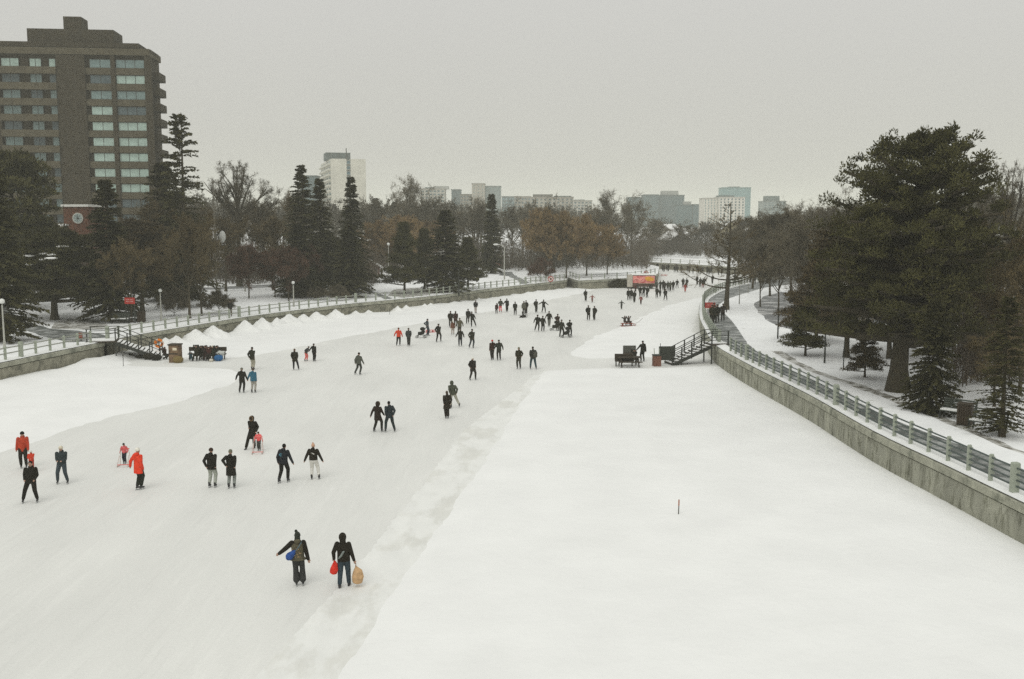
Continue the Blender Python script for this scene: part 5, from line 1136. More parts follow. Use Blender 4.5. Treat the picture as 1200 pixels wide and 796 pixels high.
# middle distance
for row in [
 (442.8, 506.4, 1.72, 'person in a dark brown coat with a furry hood, left one of the walking pair', '2d231c', '27261f', 'hoodfur', '75664e', 160, 'apart', 'swing', .28, (0, 0), 0),
 (457, 506.6, 1.78, 'person in a dark blue-grey coat, right one of the walking pair', '2b3336', '2c3535', 'short', '1a1714', 200, ((-.24, 0), (.26, .05)), 'pocket', .16, (-.03, 0), 0),
 (523.9, 490.7, 1.66, 'person in a long black coat in front of the olive-jacketed skater', '29251d', '2b2621', 'hair', '4a4036', 180, 'close', 'pocket', .36, (0, 0), .3),
 (531, 478.5, 1.76, 'skater in an olive-grey jacket and pale trousers pushing off to the right', '4a4d40', 'aaa89a', 'hood', '4a4d40', 185, ((-.12, 0), (.42, .1, .05)), 'pocket', .10, (-.06, 0), 0),
 (554, 445.5, 1.72, 'person in black with a white hat, alone above the olive-jacketed skater', '26221c', '2b2822', 'beanie', 'd8d6cc', 10, 'apart', 'pocket', .3, (0, 0), 0),
 (296, 433.5, 1.80, 'person in a dark green coat and pale trousers, alone above the hand-holding pair', '2b2c22', 'a09c8c', 'beanie', '2a241c', 175, 'close', 'pocket', .18, (0, 0), 0),
 (284, 460.5, 1.74, 'person all in black on the left of the hand-holding pair', '26251f', '26251f', 'beanie', '6b6a5c', 180, ((-.2, 0), (.08, .05)), ((-.42, 0, .95), (.42, 0, .85)), .1, (0, 0), 0),
 (297, 460.5, 1.70, 'smaller person in a teal-blue jacket on the right of the hand-holding pair', '356477', 'a3a096', 'beanie', '4a4038', 178, 'stand', ((-.42, 0, .88), (.26, -.05, .85)), .14, (0, 0), 0),
 (345.7, 434, 1.72, 'skater in a dark coat and leggings with legs apart, left of two children', '2c2a20', '26262a', 'hair', '5a4636', 170, ((-.1, 0), (.3, .05)), 'pocket', .25, (0, 0), 0),
 (358.5, 423.5, 1.30, 'child in a grey jacket and pink trousers bending to the right', '3a3a3a', 'cf6a62', 'beanie', '2a2a2a', 120, 'stand', 'front', .08, (.28, 0), 0),
 (368, 423.7, 1.50, 'slim person all in black right of the bending child', '22221e', '22221e', 'beanie', '2a2a28', 180, 'close', 'left', .1, (0, 0), 0),
 (420.6, 439.5, 1.74, 'skater in a grey jacket striding alone in the open', '50534a', '3a3d38', 'beanie', '3a332a', 165, ((-.34, .05, .03), (.08, 0)), ((-.28, .0, .9), (.42, .05, .85)), .1, (.02, 0), 0),
 (608, 432.5, 1.74, 'person in olive black with hands on hips, left of the one with a backpack', '2d2b1d', '2d2b1f', 'beanie', '6a6a50', 0, 'stand', 'akimbo', .14, (0, 0), 0),
 (624.9, 433, 1.84, 'tall person in dark grey with jeans and a backpack', '33332c', '33474b', 'short', '241f1a', 200, 'apart', 'pocket', .12, (-.03, 0), 0),
 (467.3, 405.5, 1.72, 'skater in an orange-red jacket and dark trousers left of the stroller', 'cf452c', '2b2a26', 'beanie', '6b3c28', 180, ((-.2, 0), (.1, .05)), 'out', .1, (0, 0), 0),
 (479, 406, 1.72, 'skater in dark grey beside the orange-red jacket', '3a3c3a', '33332f', 'beanie', '4a4238', 180, 'close', 'pocket', .12, (0, 0), 0),
 (501, 393.8, 1.74, 'person in dark blue-grey standing behind the lone stroller', '3a4247', '3a3f44', 'beanie', '2a2a2a', 90, 'close', 'front', .15, (0, 0), 0),
 (514, 401, 1.78, 'broad person in a black coat walking right of the lone stroller', '25241d', '26241e', 'beanie', '2a2a22', 180, 'walk', 'pocket', .2, (0, 0), 0),
 (528, 383.5, 1.78, 'person in dark brown, left one of the tight group of four', '2b261e', '2b2a24', 'beanie', '3a2a24', 180, 'stand', 'pocket', .2, (0, 0), 0),
 (534, 383.5, 1.78, 'person in a maroon-brown coat, second of the tight group of four', '3a2a24', '2b2a24', 'hair', '3a332a', 180, 'stand', 'pocket', .28, (0, 0), 0),
 (530.6, 392.5, 1.45, 'child in a reddish-brown jacket and pale leggings before the tight group', '6a4a3c', 'b0a498', 'beanie', 'c8c0b4', 180, 'stand', 'down', .14, (0, 0), 0),
 (538.8, 392.7, 1.76, 'person in a grey-brown coat at the front right of the tight group', '5a5646', '4a4840', 'beanie', '5a5a50', 180, 'stand', 'out', .14, (0, 0), 0),
 (548.6, 380, 1.74, 'skater in black on the left of a pair right of the tight group', '262620', '2b2b26', 'beanie', '2a2a24', 180, 'glide', 'pocket', .14, (0, 0), 0),
 (553.6, 383.6, 1.76, 'skater in black pushing off, right of that pair', '24241e', '2b2b26', 'beanie', '2a2a24', 180, ((-.1, 0), (.38, .1, .05)), 'swing', .12, (-.05, 0), 0),
 (557.4, 367.8, 1.70, 'skater in a dark jacket and pale trousers, farther back above the tight group', '2b2b2d', 'b0a9a4', 'beanie', '2a2a2a', 180, 'close', 'pocket', .12, (0, 0), 0),
 (539.4, 406.2, 1.70, 'skater in black and dark blue, left one of the pair above the white-hatted person', '2b2a22', '33363a', 'beanie', '2a2420', 180, 'stand', 'out', .1, (0, 0), 0),
 (553.3, 408.3, 1.80, 'taller skater in an olive-black coat, right one of the pair above the white hat', '2d2c20', '3a4044', 'beanie', '26241c', 180, 'stridel', 'pocket', .2, (0, 0), 0),
 (577, 422.2, 1.72, 'person in a brown jacket with a red hat, arm towards the person beside', '3b2a22', '2b2822', 'beanie', 'b03a30', 180, 'close', 'right', .08, (0, 0), 0),
 (584.7, 422.4, 1.74, 'person in dark grey right of the red-hatted person', '34362e', '2b2b26', 'beanie', '33332a', 180, 'stand', 'out', .16, (0, 0), 0)]:
    px, py, h, lab, top, leg, hat, hc, fa, fe, ar, coat, lean, fl = row
    person(px, py, h, lab, top, leg, hat, hc, fa, fe, ar, coat, lean, fl, lod=1, skates=True)
b = MB(); b.box((0, -.22, 1.22), (.30, .16, .42)); b.ell((0, -.24, 1.1), (.17, .10, .14), 10, 6); x, y = G(624.9, 433, 0)
bb = empty('backpack', (x+.08, y, .0), R(20), 'grey backpack worn by the tall person in jeans', 'backpack'); link('pack', remesh(b, .02), cloth('4f4f46'), bb); c = MB(); c.bar((-.1, -.12, 1.42), (-.1, .1, 1.46), .04, .02); c.bar((.1, -.12, 1.42), (.1, .1, 1.46), .04, .02); c.build('strap', cloth('3a3a34'), bb)
FAR = 'skaters in the middle distance'
for row in [
 (582, 368, 1.35, 'child in dark brown at the left of a trio with a pink-trousered adult', '3a2a26', '33302c', 'stand', 'down'),
 (586.5, 366.3, 1.74, 'adult in dark green with bright pink trousers in the middle of a trio', '33362c', 'd95f62', 'stand', 'out'),
 (594, 366, 1.74, 'slim person in black at the right of the pink-trousered adult', '23231f', '2a2a26', 'close', 'left'),
 (603.7, 369.8, 1.70, 'skater in black with dark trousers, alone between the trio and the child sled', '26251f', '2e2d28', 'stand', 'pocket'),
 (613.8, 369.2, 1.72, 'skater in a pale-patched jacket pulling the child sled', '5a5a50', '33332f', 'stand', 'down'),
 (616.5, 368.6, 1.76, 'person in black right beside the skater pulling the child sled', '26251f', '2a2a26', 'close', 'pocket'),
 (628.2, 366.8, 1.72, 'skater in black standing upright above the striding one', '26261f', '33332f', 'close', 'pocket'),
 (637, 367, 1.74, 'skater in black with arms held out to the sides, right of the upright one', '24241e', '2a2a26', 'apart', 'wide'),
 (630, 388.6, 1.80, 'skater in black striding to the left, leg stretched behind', '24241c', '26261f', 'stridel', 'swing'),
 (636, 389, 1.70, 'skater in black touching the striding one, arms apart', '2a2a22', '2c2c27', 'stand', 'out'),
 (643.4, 383.3, 1.74, 'skater in black with grey trousers, upper right of the striding pair', '28281f', '6a6a64', 'close', 'out'),
 (653.5, 386.5, 1.70, 'person in brown behind the middle stroller', '3a2d25', '2c2b27', 'stand', 'front'),
 (658, 395.5, 1.80, 'person in dark olive walking between the two strollers', '2b2b22', '2b2b26', 'walk', 'out'),
 (667.6, 395, 1.74, 'person in black leaning on the right stroller', '2a2a25', '2a2a26', 'walk', 'front'),
 (686.2, 353.5, 1.74, 'broad person in black beyond the pair in black, beside a small child', '25251f', '3a3a36', 'close', 'pocket'),
 (694, 354.8, 1.15, 'small child in dusty pink with arms held out', '8a5a52', '6a4a46', 'close', 'wide'),
 (689.4, 375.7, 1.78, 'taller person in black, left of the far pair near the snow edge', '25251f', '26261f', 'stand', 'pocket'),
 (696.5, 375.7, 1.70, 'shorter person in black, right of the far pair near the snow edge', '25251f', '2a2a25', 'close', 'pocket'),
 (728.3, 362.7, 1.20, 'small child in grey with arms out, above the two on the sled', '3d403c', '33332f', 'close', 'wide'),
 (736.3, 352.2, 1.70, 'person in black, left of two standing close, below the food trailer', '25251f', '2a2a26', 'stand', 'down'),
 (739.6, 351.6, 1.66, 'person in black, right of two standing close, below the food trailer', '2a2924', '2a2a26', 'stand', 'pocket'),
 (743.3, 355.2, 1.76, 'taller person in black between the close pair and the dusty-pink child', '24241e', '26261f', 'close', 'pocket'),
 (751, 357, 1.25, 'child in dusty red with dark sleeves, below the trio in black', '7a3c36', '4a3432', 'close', 'out'),
 (750.2, 348.5, 1.74, 'person in black at the left of the trio below the food trailer', '25251f', '2a2a26', 'stand', 'pocket'),
 (754.4, 348.3, 1.80, 'tallest person of the trio below the food trailer', '25251f', '2a2a26', 'stand', 'out'),
 (758.4, 349.3, 1.74, 'person in black at the right of the trio below the food trailer', '2a2a24', '2a2a26', 'stand', 'pocket'),
 (744.8, 342.5, 1.35, 'small person in red-brown right under the left end of the food trailer', '4a2e28', '2a2a26', 'close', 'down'),
 (769.7, 349.9, 1.70, 'person in black, left of a small pair right of the trio', '25251f', '2a2a26', 'stand', 'pocket'),
 (773.4, 348.2, 1.20, 'child in black, right of a small pair right of the trio', '2a2a25', '2a2a26', 'close', 'down'),
 (779.7, 352.7, 1.76, 'person in black with legs apart, lowest of those right of the trailer', '24241e', '26261f', 'apart', 'pocket'),
 (793.4, 338.3, 1.62, 'skater in black alone right of the trailer crowd', '25251f', '2a2a26', 'apart', 'out'),
 (800.4, 337.3, 1.72, 'person in black, left of a trio with a red-clothed child', '25251f', '2a2a26', 'stand', 'pocket'),
 (804.6, 337.6, 1.70, 'person in black, right of a trio with a red-clothed child', '2a2924', '2a2a26', 'stand', 'pocket'),
 (802.8, 342.7, 1.40, 'child in red between and before two people in black', '8f3f38', 'b0544c', 'close', 'out'),
 (816.8, 334.2, 1.70, 'person in black alone left of the far huddle near the right wall', '25251f', '2a2a26', 'close', 'pocket'),
 (820.6, 336.8, 1.72, 'person in black at the left of the far huddle of three', '25251f', '2a2a26', 'stand', 'out'),
 (823.6, 338.0, 1.74, 'person with reddish trousers in the middle of the far huddle of three', '2a2924', '7a4a44', 'stand', 'pocket'),
 (825.2, 336.6, 1.72, 'person in black at the right of the far huddle of three', '25251f', '2a2a26', 'stand', 'pocket'),
 (834.8, 333.0, 1.70, 'person in black seen beside the low limb of the straight bare tree', '25251f', '2a2a26', 'close', 'pocket')]:
    px, py, h, lab, top, leg, fe, ar = row
    person(px, py, h, lab, top, leg, 'beanie', '24221e', 180, fe, ar, .14, lod=2)
tc_ = 'cluster of skaters gathered right of the food trailer'
for i, (px, py, c) in enumerate([(769.3, 340.8, '4a5048'), (773.8, 341.0, '2c2c26'), (777.2, 340.2, '25251f'), (779.0, 342.4, '2e2a26'), (782.6, 341.4, '3c4038'), (785.4, 341.8, '4a4c42'), (788.8, 341.0, '2e2e28')]):
    person(px, py, 1.72, 'dark-clothed skater in the tight cluster just right of the food trailer', c, '2c2c28', 'beanie', '24221e', 180, ('stand', 'close')[i % 2], ('pocket', 'out')[i % 2], .14, lod=2, group=tc_)
for i, px in enumerate([770.5, 776.5, 778.3, 781.2, 783, 790.5, 792.6, 794, 798.4, 805.8, 808, 812.2, 816.8, 818.8, 821.4, 823.5, 828.5, 831, 833.6, 842, 846, 861, 866, 872]):
    py = 316.6+(px-770)*.065+(i % 3)*.9
    person(px, py, (1.72, 1.65, 1.75, 1.4)[i % 4], 'tiny dark skater in the far row along the wall at the canal bend', ('25251f', '33342e', '3f3a34', '2a2a2c')[i % 4], '2c2c28', 'beanie', '24221e', 180, ('stand', 'close', 'walk')[i % 3], ('pocket', 'out', 'down')[i % 3], .14, lod=2, group='far row of skaters at the canal bend')
# people on the banks
def bankp(px, py, h, lab, top, leg, **k):
    x, y = G(px, py, 1.62); person(0, 0, h, lab, top, leg, 'beanie', '24221e', k.get('fa', 180), 'stand', k.get('ar', 'pocket'), .2, lod=1 if y < 120 else 2, skates=False, z=tz(x, y), loc=(x, y), group=k.get('g'))
bankp(270, 370.5, 1.74, 'person in black walking on the path behind the left railing', '23221c', '6b6458')
bankp(847, 375.5, 1.76, 'person in brown-black walking beside the dark huddle on the right path', '2f2a24', '2a2824', ar='out')
bankp(609.5, 316, 1.8, 'person in black, left one of two on the far park path', '24241e', '2a2a26'); bankp(612.7, 315.6, 1.7, 'person in black, right one of two on the far park path', '2a2a24', '2a2a26')
for i, (px, py, c, lab) in enumerate([(834, 377.5, '33301f', 'person in olive at the left of the huddle below the red board'), (837.5, 378.5, '24241c', 'person in black in the middle of the huddle below the red board'), (840.5, 377, '1f1f1a', 'person in black at the right of the huddle below the red board'), (836, 374.5, '5a3224', 'person in a rust-brown jacket at the back of the huddle below the red board')]):
    bankp(px, py, 1.78, lab, c, '24241e')
for i, (px, py) in enumerate([(879.5, 331.5), (884.3, 332.5), (890, 331), (894.5, 329.5), (909.5, 330), (861, 333)]):
    bankp(px, py, 1.72, 'tiny dark walker on the right bank path behind the straight bare tree', ('25251f', '33342e')[i % 2], '2c2c28', g='far walkers on the right bank path')
# ------------------------------------------------------------------ props
def skate_frame(px, py, label, c):
    x, y = G(px, py, 0); t = empty('skating_frame', (x, y, 0), R(6), label, 'skating aid'); M_ = cloth(c)
    for s in (-.24, .19):
        f = MB(); f.tube([(s*1.15, .3, .04), (s, .28, .5), (s*.9, .2, .82)], .018, 8); f.tube([(s*1.15, .30, .03), (s*1.15, -.25, .03)], .02, 8); f.tube([(s*1.15, -.22, .04), (s, .1, .5)], .016, 8); f.build('side_frame', cloth('c9b8b0'), t)
    f = MB(); f.tube([(-.22, .2, .82), (.22, .2, .82)], .02, 8); f.build('handle', M_, t); f = MB(); f.tube([(-.27, -.2, .12), (.27, -.2, .12)], .018, 8); f.build('cross_bar', M_, t)
skate_frame(145.8, 546.5, 'red and white skating frame pushed by the child in the pink jacket at left', 'd65a52'); skate_frame(302.5, 531.5, 'pale pink skating frame gripped by the bending child below the woman in the long coat', 'e0807a')
def stroller(px, py, label, c, rz=90, s=1.0):
    x, y = G(px, py, 0); t = empty('stroller', (x, y, 0), R(rz), label, 'stroller'); t.scale = (s, s, s)
    b = MB(); b.tube([(0, .35, .45), (0, .1, .42), (0, -.15, .55), (0, -.25, .75)], [.16, .2, .2, .15], 10); link('seat', remesh(b, .03), cloth(c), t)
    b = MB(); b.ell((0, -.12, .90), (.22, .28, .2), 12, 6); b.build('hood', cloth(c), t, smooth=True)
    for s_ in (-.22, .22):
        f = MB(); f.tube([(s_, .45, .15), (s_*.9, -.45, 1.02)], .02, 6); f.tube([(s_, -.35, .15), (s_, .15, .55)], .02, 6); f.build('frame', M_DSTEEL, t)
        for yy, r_ in ((.45, .11), (-.36, .15)):
            q = MB(); n = 14; q.tube([(s_*1.1, yy+r_*math.cos(2*math.pi*k/n), r_+.01+r_*math.sin(2*math.pi*k/n)) for k in range(n+1)], .022, 6); q.bar((s_*1.1, yy-r_, r_), (s_*1.1, yy+r_, r_), .015); q.bar((s_*1.1, yy, .02), (s_*1.1, yy, 2*r_), .015); q.build('wheel', M_DSTEEL, t)
    f = MB(); f.tube([(-.2, -.45, 1.02), (.2, -.45, 1.02)], .022, 6); f.build('handle', M_DSTEEL, t)
stroller(494, 396, 'lone black stroller standing left of the blue-grey person', '23231f', 80); stroller(651, 387.5, 'middle stroller in front of the brown-jacketed person', '26241f', 60); stroller(664, 395.5, 'right stroller pushed by the person in black', '2a2a26', 100)
def sled(px, py, label, c, s=1.0, rz=20):
    x, y = G(px, py, 0); t = empty('sled', (x, y, 0), R(rz), label, 'sled'); t.scale = (s, s, s)
    for s_ in (-.2, .2): f = MB(); f.tube([(-.5, s_, .03), (.45, s_, .03), (.62, s_, .14), (.60, s_, .19)], .025, 6); f.build('runner', cloth(c), t)
    f = MB()
    for k in range(5): f.box((0, -.18+k*.09, .22), (.95, .07, .025))
    for q in (-.35, .3): f.box((q, 0, .12), (.04, .4, .18))
    f.build('seat', cloth(c), t); MB().tube([(.6, 0, .2), (.9, .03, .32), (1.2, .05, .6)], .01, 5).build('rope', cloth('5a4a3a'), t)
sled(504, 389.5, 'pinkish-red sled beside the blue-grey person with the stroller', 'd0605a'); sled(735, 382.5, 'low red-brown sled carrying two children on the snow edge', '8a4a3c', 1.5, 8); sled(613, 372.2, 'small dark child sled below the skater in the pale-patched jacket', '26241f', 1.1, 60); sled(777.8, 323.3, 'tiny red sled on the ice left of the far row of skaters', 'c04a3c', 1.2, 0)
for px, lab, c in ((732, 'child in dark grey sitting at the left of the long sled', '34332f'), (736.5, 'child in brown-black sitting at the right of the long sled', '2f2b27')):
    x, y = G(px, 382, 0); person(0, 0, 1.45, lab, c, '4a3a34', 'beanie', '26221e', 20, ((-.1, -.5), (.1, -.5)), 'pocket', .06, lod=2, z=0.12, loc=(x, y), skates=False, sit=True)
person(612.8, 372, .9, 'toddler in black sitting in the small dark sled', '24231f', '24231f', 'beanie', '2a2a26', 0, ((-.1, -.4), (.1, -.4)), 'front', .06, lod=2, z=.1, loc=G(612.8, 372, 0), skates=False, sit=True)
# food trailer
def trailer():
    x, y = G(754.3, 338.6, 0); D = y; sc = D/F; W = 27.5*sc; t = empty('food_trailer', (x, y, 0), R(-3), 'food trailer with a red and yellow painted side and snowy roof, at the far wall', 'food trailer')
    b = MB(); b.box((0, 1.2, 1.35), (W, 2.4, 2.0)); b.build('body', mat('trailer_side', (.10,.055,.04), .6, .1, 2), t)
    MB().box((0, 1.2, 2.44), (W+.2, 2.6, .16)).build('roof', M_SNOW, t)
    MB().box((-W/2-.35, .6, 1.35), (.9, 1.4, 2.1)).build('end_cabinet', mat('trailer_end', (.46,.43,.36), .7, .1, 2), t)
    # painted panel: pink-red on the left, golden shape on the right
    MB().box((0, -.03, 1.62), (W-.3, .05, 1.25)).build('painted_panel', mat('panel_red', (.60,.13,.13), .5, .15, 1.2, col2=(.72,.30,.26), lo=.45, hi=.55, c2scale=1.2), t)
    s = MB()
    for cx, cz, rx, rz_ in ((W*.22, 1.72, .62, .42), (W*.34, 1.62, .38, .33), (W*.13, 1.80, .35, .25)): s.ell((cx, -.06, cz), (rx, .03, rz_), 14, 6)
    s.build('golden_shape', cloth('dca23c'), t)
    s = MB(); s.tube([(-W*.42, -.07, 1.55), (-W*.30, -.07, 1.85), (-W*.16, -.07, 1.45), (-W*.04, -.07, 1.75)], [.08, .14, .16, .08], 8); s.ell((-W*.12, -.06, 1.35), (.6, .03, .16), 12, 6); s.build('pale_swirl', cloth('e8a096'), t)
    MB().box((W*.12, -.25, .95), (W*.7, .4, .06)).build('counter', mat('counter_wood', (.42,.30,.22), .7, .2, 3), t)
    for q in (-.3, .3):
        w_ = MB(); w_.tube([(q*W, -.08, .34), (q*W, .15, .34)], .34, 16); w_.build('wheel', M_DSTEEL, t)
    MB().bar((W/2, .8, .5), (W/2+1.0, .8, .4), .1).build('tow_bar', M_DSTEEL, t)
trailer()
# signs
def round_sign(px, py, D, z, label, group=None):
    x, y = P(px, py, D)[:2]; zt = P(px, py, D)[2]; t = empty('warning_sign', (x, y, z), R(4), label, 'sign', group); h = zt-z
    MB().bar((0, .05, 0), (0, .05, h+.5), .07).build('post', M_DSTEEL, t)
    MB().tube([(0, .0, h), (0, -.04, h)], .43, 20).build('sign_disc', cloth('d9d2c8'), t)
    n = 20; MB().tube([(.42*math.cos(2*math.pi*k/n), -.05, h+.42*math.sin(2*math.pi*k/n)) for k in range(n+1)], .06, 6).build('red_ring', cloth('a84540'), t)
    MB().bar((-.29, -.07, h+.29), (.29, -.07, h-.29), .04, .08).build('red_slash', cloth('a84540'), t); MB().ell((0, -.06, h), (.15, .02, .2), 10, 6).build('dark_symbol', cloth('3a3432'), t)
round_sign(645.3, 327.0, 160, 1.5, 'round red-ringed sign on the railing at the end of the left wall'); round_sign(757, 320.5, 181, 1.5, 'round red-ringed sign above the food trailer')
def board_sign(px, pyc, w_, h_, D, zb, label, c='a8342c', two=True, name='red_board'):
    q = P(px, pyc, D); s = D/F; W = w_*s; H = h_*s; t = empty(name, (q[0], D, zb), 0, label, 'sign'); z = q[2]-zb
    for a in ((-.42, .42) if two else (0,)): MB().bar((a*W, .06, 0), (a*W, .06, z+H/2), .08).build('post', M_DSTEEL, t)
    MB().box((0, 0, z), (W, .06, H)).build('board', mat('sign_'+c, lin(c), .6, .12, 3), t)
    for k, (u, ww) in enumerate(((.18, .62), (-.12, .7))):
        l = MB(); n = 9
        for i in range(n):
            if i == 4: continue
            l.box((-W*ww/2+W*ww*(i+.5)/n, -.045, z+u*H), (W*ww/n*.62, .02, H*.11))
        l.build('pale_lettering', cloth('d8a8a0'), t)
    return t, W, H, z
board_sign(152, 352.6, 12, 7.5, 98, 1.7, 'red park sign board right of the dark spruce, above the two benches')
t, W, H, z = board_sign(832, 357.8, 12.5, 6.5, 112, 1.6, 'red board with a white strip above the huddle on the right path')
MB().box((0, -.01, z-H*.62), (W*.8, .05, H*.16)).build('white_strip', cloth('e6e0d4'), t)
board_sign(94.5, 393.3, 4.2, 6.5, 84, 1.6, 'small rust-brown notice beside the dark path left of the stairs', '7c4632', two=False, name='notice_board')
# lamps with globes
def globe_lamp(px, py_top, D, label, globe=.21, group=None):
    q = P(px, py_top, D); zb = tz(q[0], D); h = q[2]-zb-globe; t = empty('street_lamp', (q[0], D, zb), 0, label, 'street lamp', group)
    b = MB(); b.tube([(0, 0, -.1), (0, 0, .5), (0, 0, .55), (0, 0, h-.25), (0, 0, h-.2)], [.12, .11, .075, .055, .09], 10); b.build('pole', mat('pale_pole', (.42,.42,.37), .6, .1, 3), t, smooth=False)
    b = MB(); b.ell((0, 0, h), globe, 14, 9); b.build('globe', mat('lamp_globe', (.72,.73,.69), .3, .02, 3), t, smooth=True)
    b = MB(); b.tube([(0, 0, h-.26), (0, 0, h-.17)], [.07, .12], 10); b.build('collar', M_DSTEEL, t)
globe_lamp(2, 350, 80, 'globe lamp at the left edge beside the dark path', .22); globe_lamp(187.5, 338.5, 102, 'globe lamp right of the benches behind the left railing', .19)
globe_lamp(343.5, 329.5, 118, 'globe lamp by the railing under the round russet trees', .19); globe_lamp(498.5, 317.5, 142, 'globe lamp among the park pines', .19); globe_lamp(526, 315, 146, 'globe lamp by the widest pointed park tree', .19)
globe_lamp(236.5, 285, 135, 'small white lamp in the trees left of the tall pole', .22); globe_lamp(285.5, 284, 140, 'small white lamp in the trees right of the tall pole', .26); globe_lamp(455, 284.5, 165, 'small white lamp before the ochre tree', .25)
def cobra(px, py_top, D, arm, label):
    q = P(px, py_top, D); zb = tz(q[0], D); h = q[2]-zb; t = empty('street_lamp', (q[0], D, zb), 0, label, 'street lamp')
    b = MB(); b.tube([(0, 0, -.1), (0, 0, h-.4), (arm*.15, 0, h), (arm, 0, h+.25)], [.12, .08, .07, .05], 8); b.build('pole', mat('pale_pole', (.42,.42,.37), .6, .1, 3), t)
    MB().ell((arm*1.1, 0, h+.2), (.5, .2, .16), 10, 6).build('lamp_head', mat('lamp_globe', (.85,.86,.82), .3, .02, 3), t, smooth=True)
cobra(591, 288, 172, -1.3, 'tall curved street lamp right of the column-like spruce'); cobra(607, 291, 215, -1.2, 'smaller curved street lamp between the spruce and the willows'); cobra(625, 289, 230, -1.5, 'third curved street lamp in the distance above the reddish bush')
def pole(px, py_top, D, r, label, m=M_DSTEEL, name='pole', cat='pole', extra=None):
    q = P(px, py_top, D); zb = tz(q[0], D) if abs(q[0]) > 0 else 0; h = q[2]-zb; t = empty(name, (q[0], D, zb), 0, label, cat)
    MB().tube([(0, 0, -.1), (0, 0, h*.5), (0, 0, h)], [r, r*.85, r*.6], 8).build('shaft', m, t); MB().ell((0, 0, h), (r*1.1, r*1.1, r*.8), 8, 5).build('top_cap', m, t); 
    if extra: extra(t, h)
    return t
def twin(t, h):
    for dx, dz in ((-.75, -7.8+1.1), (.95, -7.9+1.2)):
        zz = h+dz; MB().bar((0, 0, zz+.2), (dx, 0, zz+.4), .08).build('arm', M_DSTEEL, t); MB().ell((dx, 0, zz), (.42, .3, .75) if dx > 0 else (.3, .3, .5), 12, 8).build('lamp_head', mat('lamp_milky', (.50,.51,.48), .5, .05, 3), t, smooth=True)
pole(249.5, 214, 125, .14, 'tall thin pole carrying two pale lamps, before the big wide bare tree', mat('pole_grey', (.16,.15,.12), .8, .1, 2), 'lamp_pole', 'lamp pole', twin)
pole(867, 331, 122, .07, 'thin grey pole right of the straight-trunked bare tree', mat('pole_grey2', (.26,.26,.23), .8, .1, 2)); pole(826, 342, 106, .05, 'thin pole rising beside the huddle on the right path')
pole(877, 334, 140, .07, 'second thin grey pole farther along the right path', mat('pole_grey2', (.26,.26,.23), .8, .1, 2)); pole(912.5, 361, 86, .07, 'dark post by the parkway bend left of the round pine bush'); pole(967.5, 391.5, 71, .07, 'dark post standing in the snow under the dark pines, left one'); pole(989.5, 402, 68, .04, 'thinner dark post in the snow under the dark pines, right one'); pole(537.5, 317, 136, .09, 'dark post behind the left railing below the column-like spruce'); pole(656, 322, 172, .05, 'thin post at the end of the left wall')
# marker stakes standing in the snow
def stake(px, py0, py1, label, c1, c2):
    x, y = G(px, py1, .12); h = (py1-py0)/F*y; t = empty('marker_stake', (x, y, .1), R(10), label, 'stake'); MB().tube([(0, 0, -.1), (.01, 0, h*.62)], .022, 8).build('shaft', cloth(c1), t); MB().tube([(.01, 0, h*.62), (.012, 0, h)], .026, 8).build('painted_tip', cloth(c2), t)
stake(795, 584, 604, 'short marker stake with a reddish tip in the open right snow field', '5f6058', 'a46a52'); stake(144.5, 414.5, 428, 'dark marker stake in the snow in front of the left stairs', '2f2b24', '2f2b24'); stake(456.5, 362, 369, 'small stake at the foot of the left wall', '3a3a34', '3a3a34'); stake(773.6, 402, 417, 'thin pole stuck beside the dark board at the right stairs', '33332d', '33332d')
# right stairs
def stairs(name, label, top, bot, ztop, width, nst, posts_m=M_DSTEEL, landing=1.6, rails=3):
    a = Vector((top[0], top[1])); b = Vector((bot[0], bot[1])); L_ = (b-a).length; yaw = math.atan2((b-a).y, (b-a).x); t = empty(name, (a.x, a.y, 0), yaw, label, 'stairs')
    st = MB(); sn = MB()
    for k in range(nst):
        x = L_*(k+.5)/nst; z = ztop*(1-(k+1)/(nst+1)); s_ = MB().box((x, 0, z), (L_/nst*1.02, width, .06)).build('step', M_WOODD, t)
        MB().box((x+.02, 0, z+.055), (L_/nst*.8, width*.9, .05)).build('snow', M_SNOW, s_)
    for s_ in (-1, 1): MB().bar((0, s_*width/2, ztop-.2), (L_, s_*width/2, -.0), .07, .26).build('stringer', posts_m, t)
    MB().box((-landing/2, 0, ztop-.02), (landing, width+.1, .1)).build('landing', M_WOODD, t); MB().box((-landing/2, 0, ztop+.06), (landing*.9, width*.9, .06)).build('landing_snow', M_SNOW, t)
    for s_ in (-1, 1):
        for x in (-landing+.1, -.05, L_*.25, L_*.5, L_*.75, L_-.05):
            z = ztop if x < 0 else ztop*(1-x/L_); MB().bar((x, s_*width/2, max(0, z-.3) if x > 0 else .0), (x, s_*width/2, z+1.1), .09).build('post', posts_m, t)
        for q in range(rails):
            zz = 1.08-q*.36; r_ = MB(); r_.bar((-landing, s_*width/2, ztop+zz), (0, s_*width/2, ztop+zz), .05); r_.bar((0, s_*width/2, ztop+zz), (L_, s_*width/2, zz), .05); r_.build('handrail', posts_m, t)
    return t
top = G(829, 403, 1.6); bot = G(783, 427, 0)
stairs('wooden_stairs', 'dark steel stairs with snowy treads leading down from the right wall', top, bot, 1.62, 1.5, 10)
x, y = G(781, 427.5, 0); t = empty('notice_board', (x, y, 0), R(4), 'dark square notice board seen from behind at the foot of the right stairs', 'board')
MB().box((0, 0, .95), (1.25, .06, 1.15)).build('board', mat('board_dark', (.040,.045,.035), .8, .15, 2), t)
for s_ in (-.6, .6): MB().bar((s_, .05, 0), (s_, .05, 1.5), .08).build('post', M_DSTEEL, t)
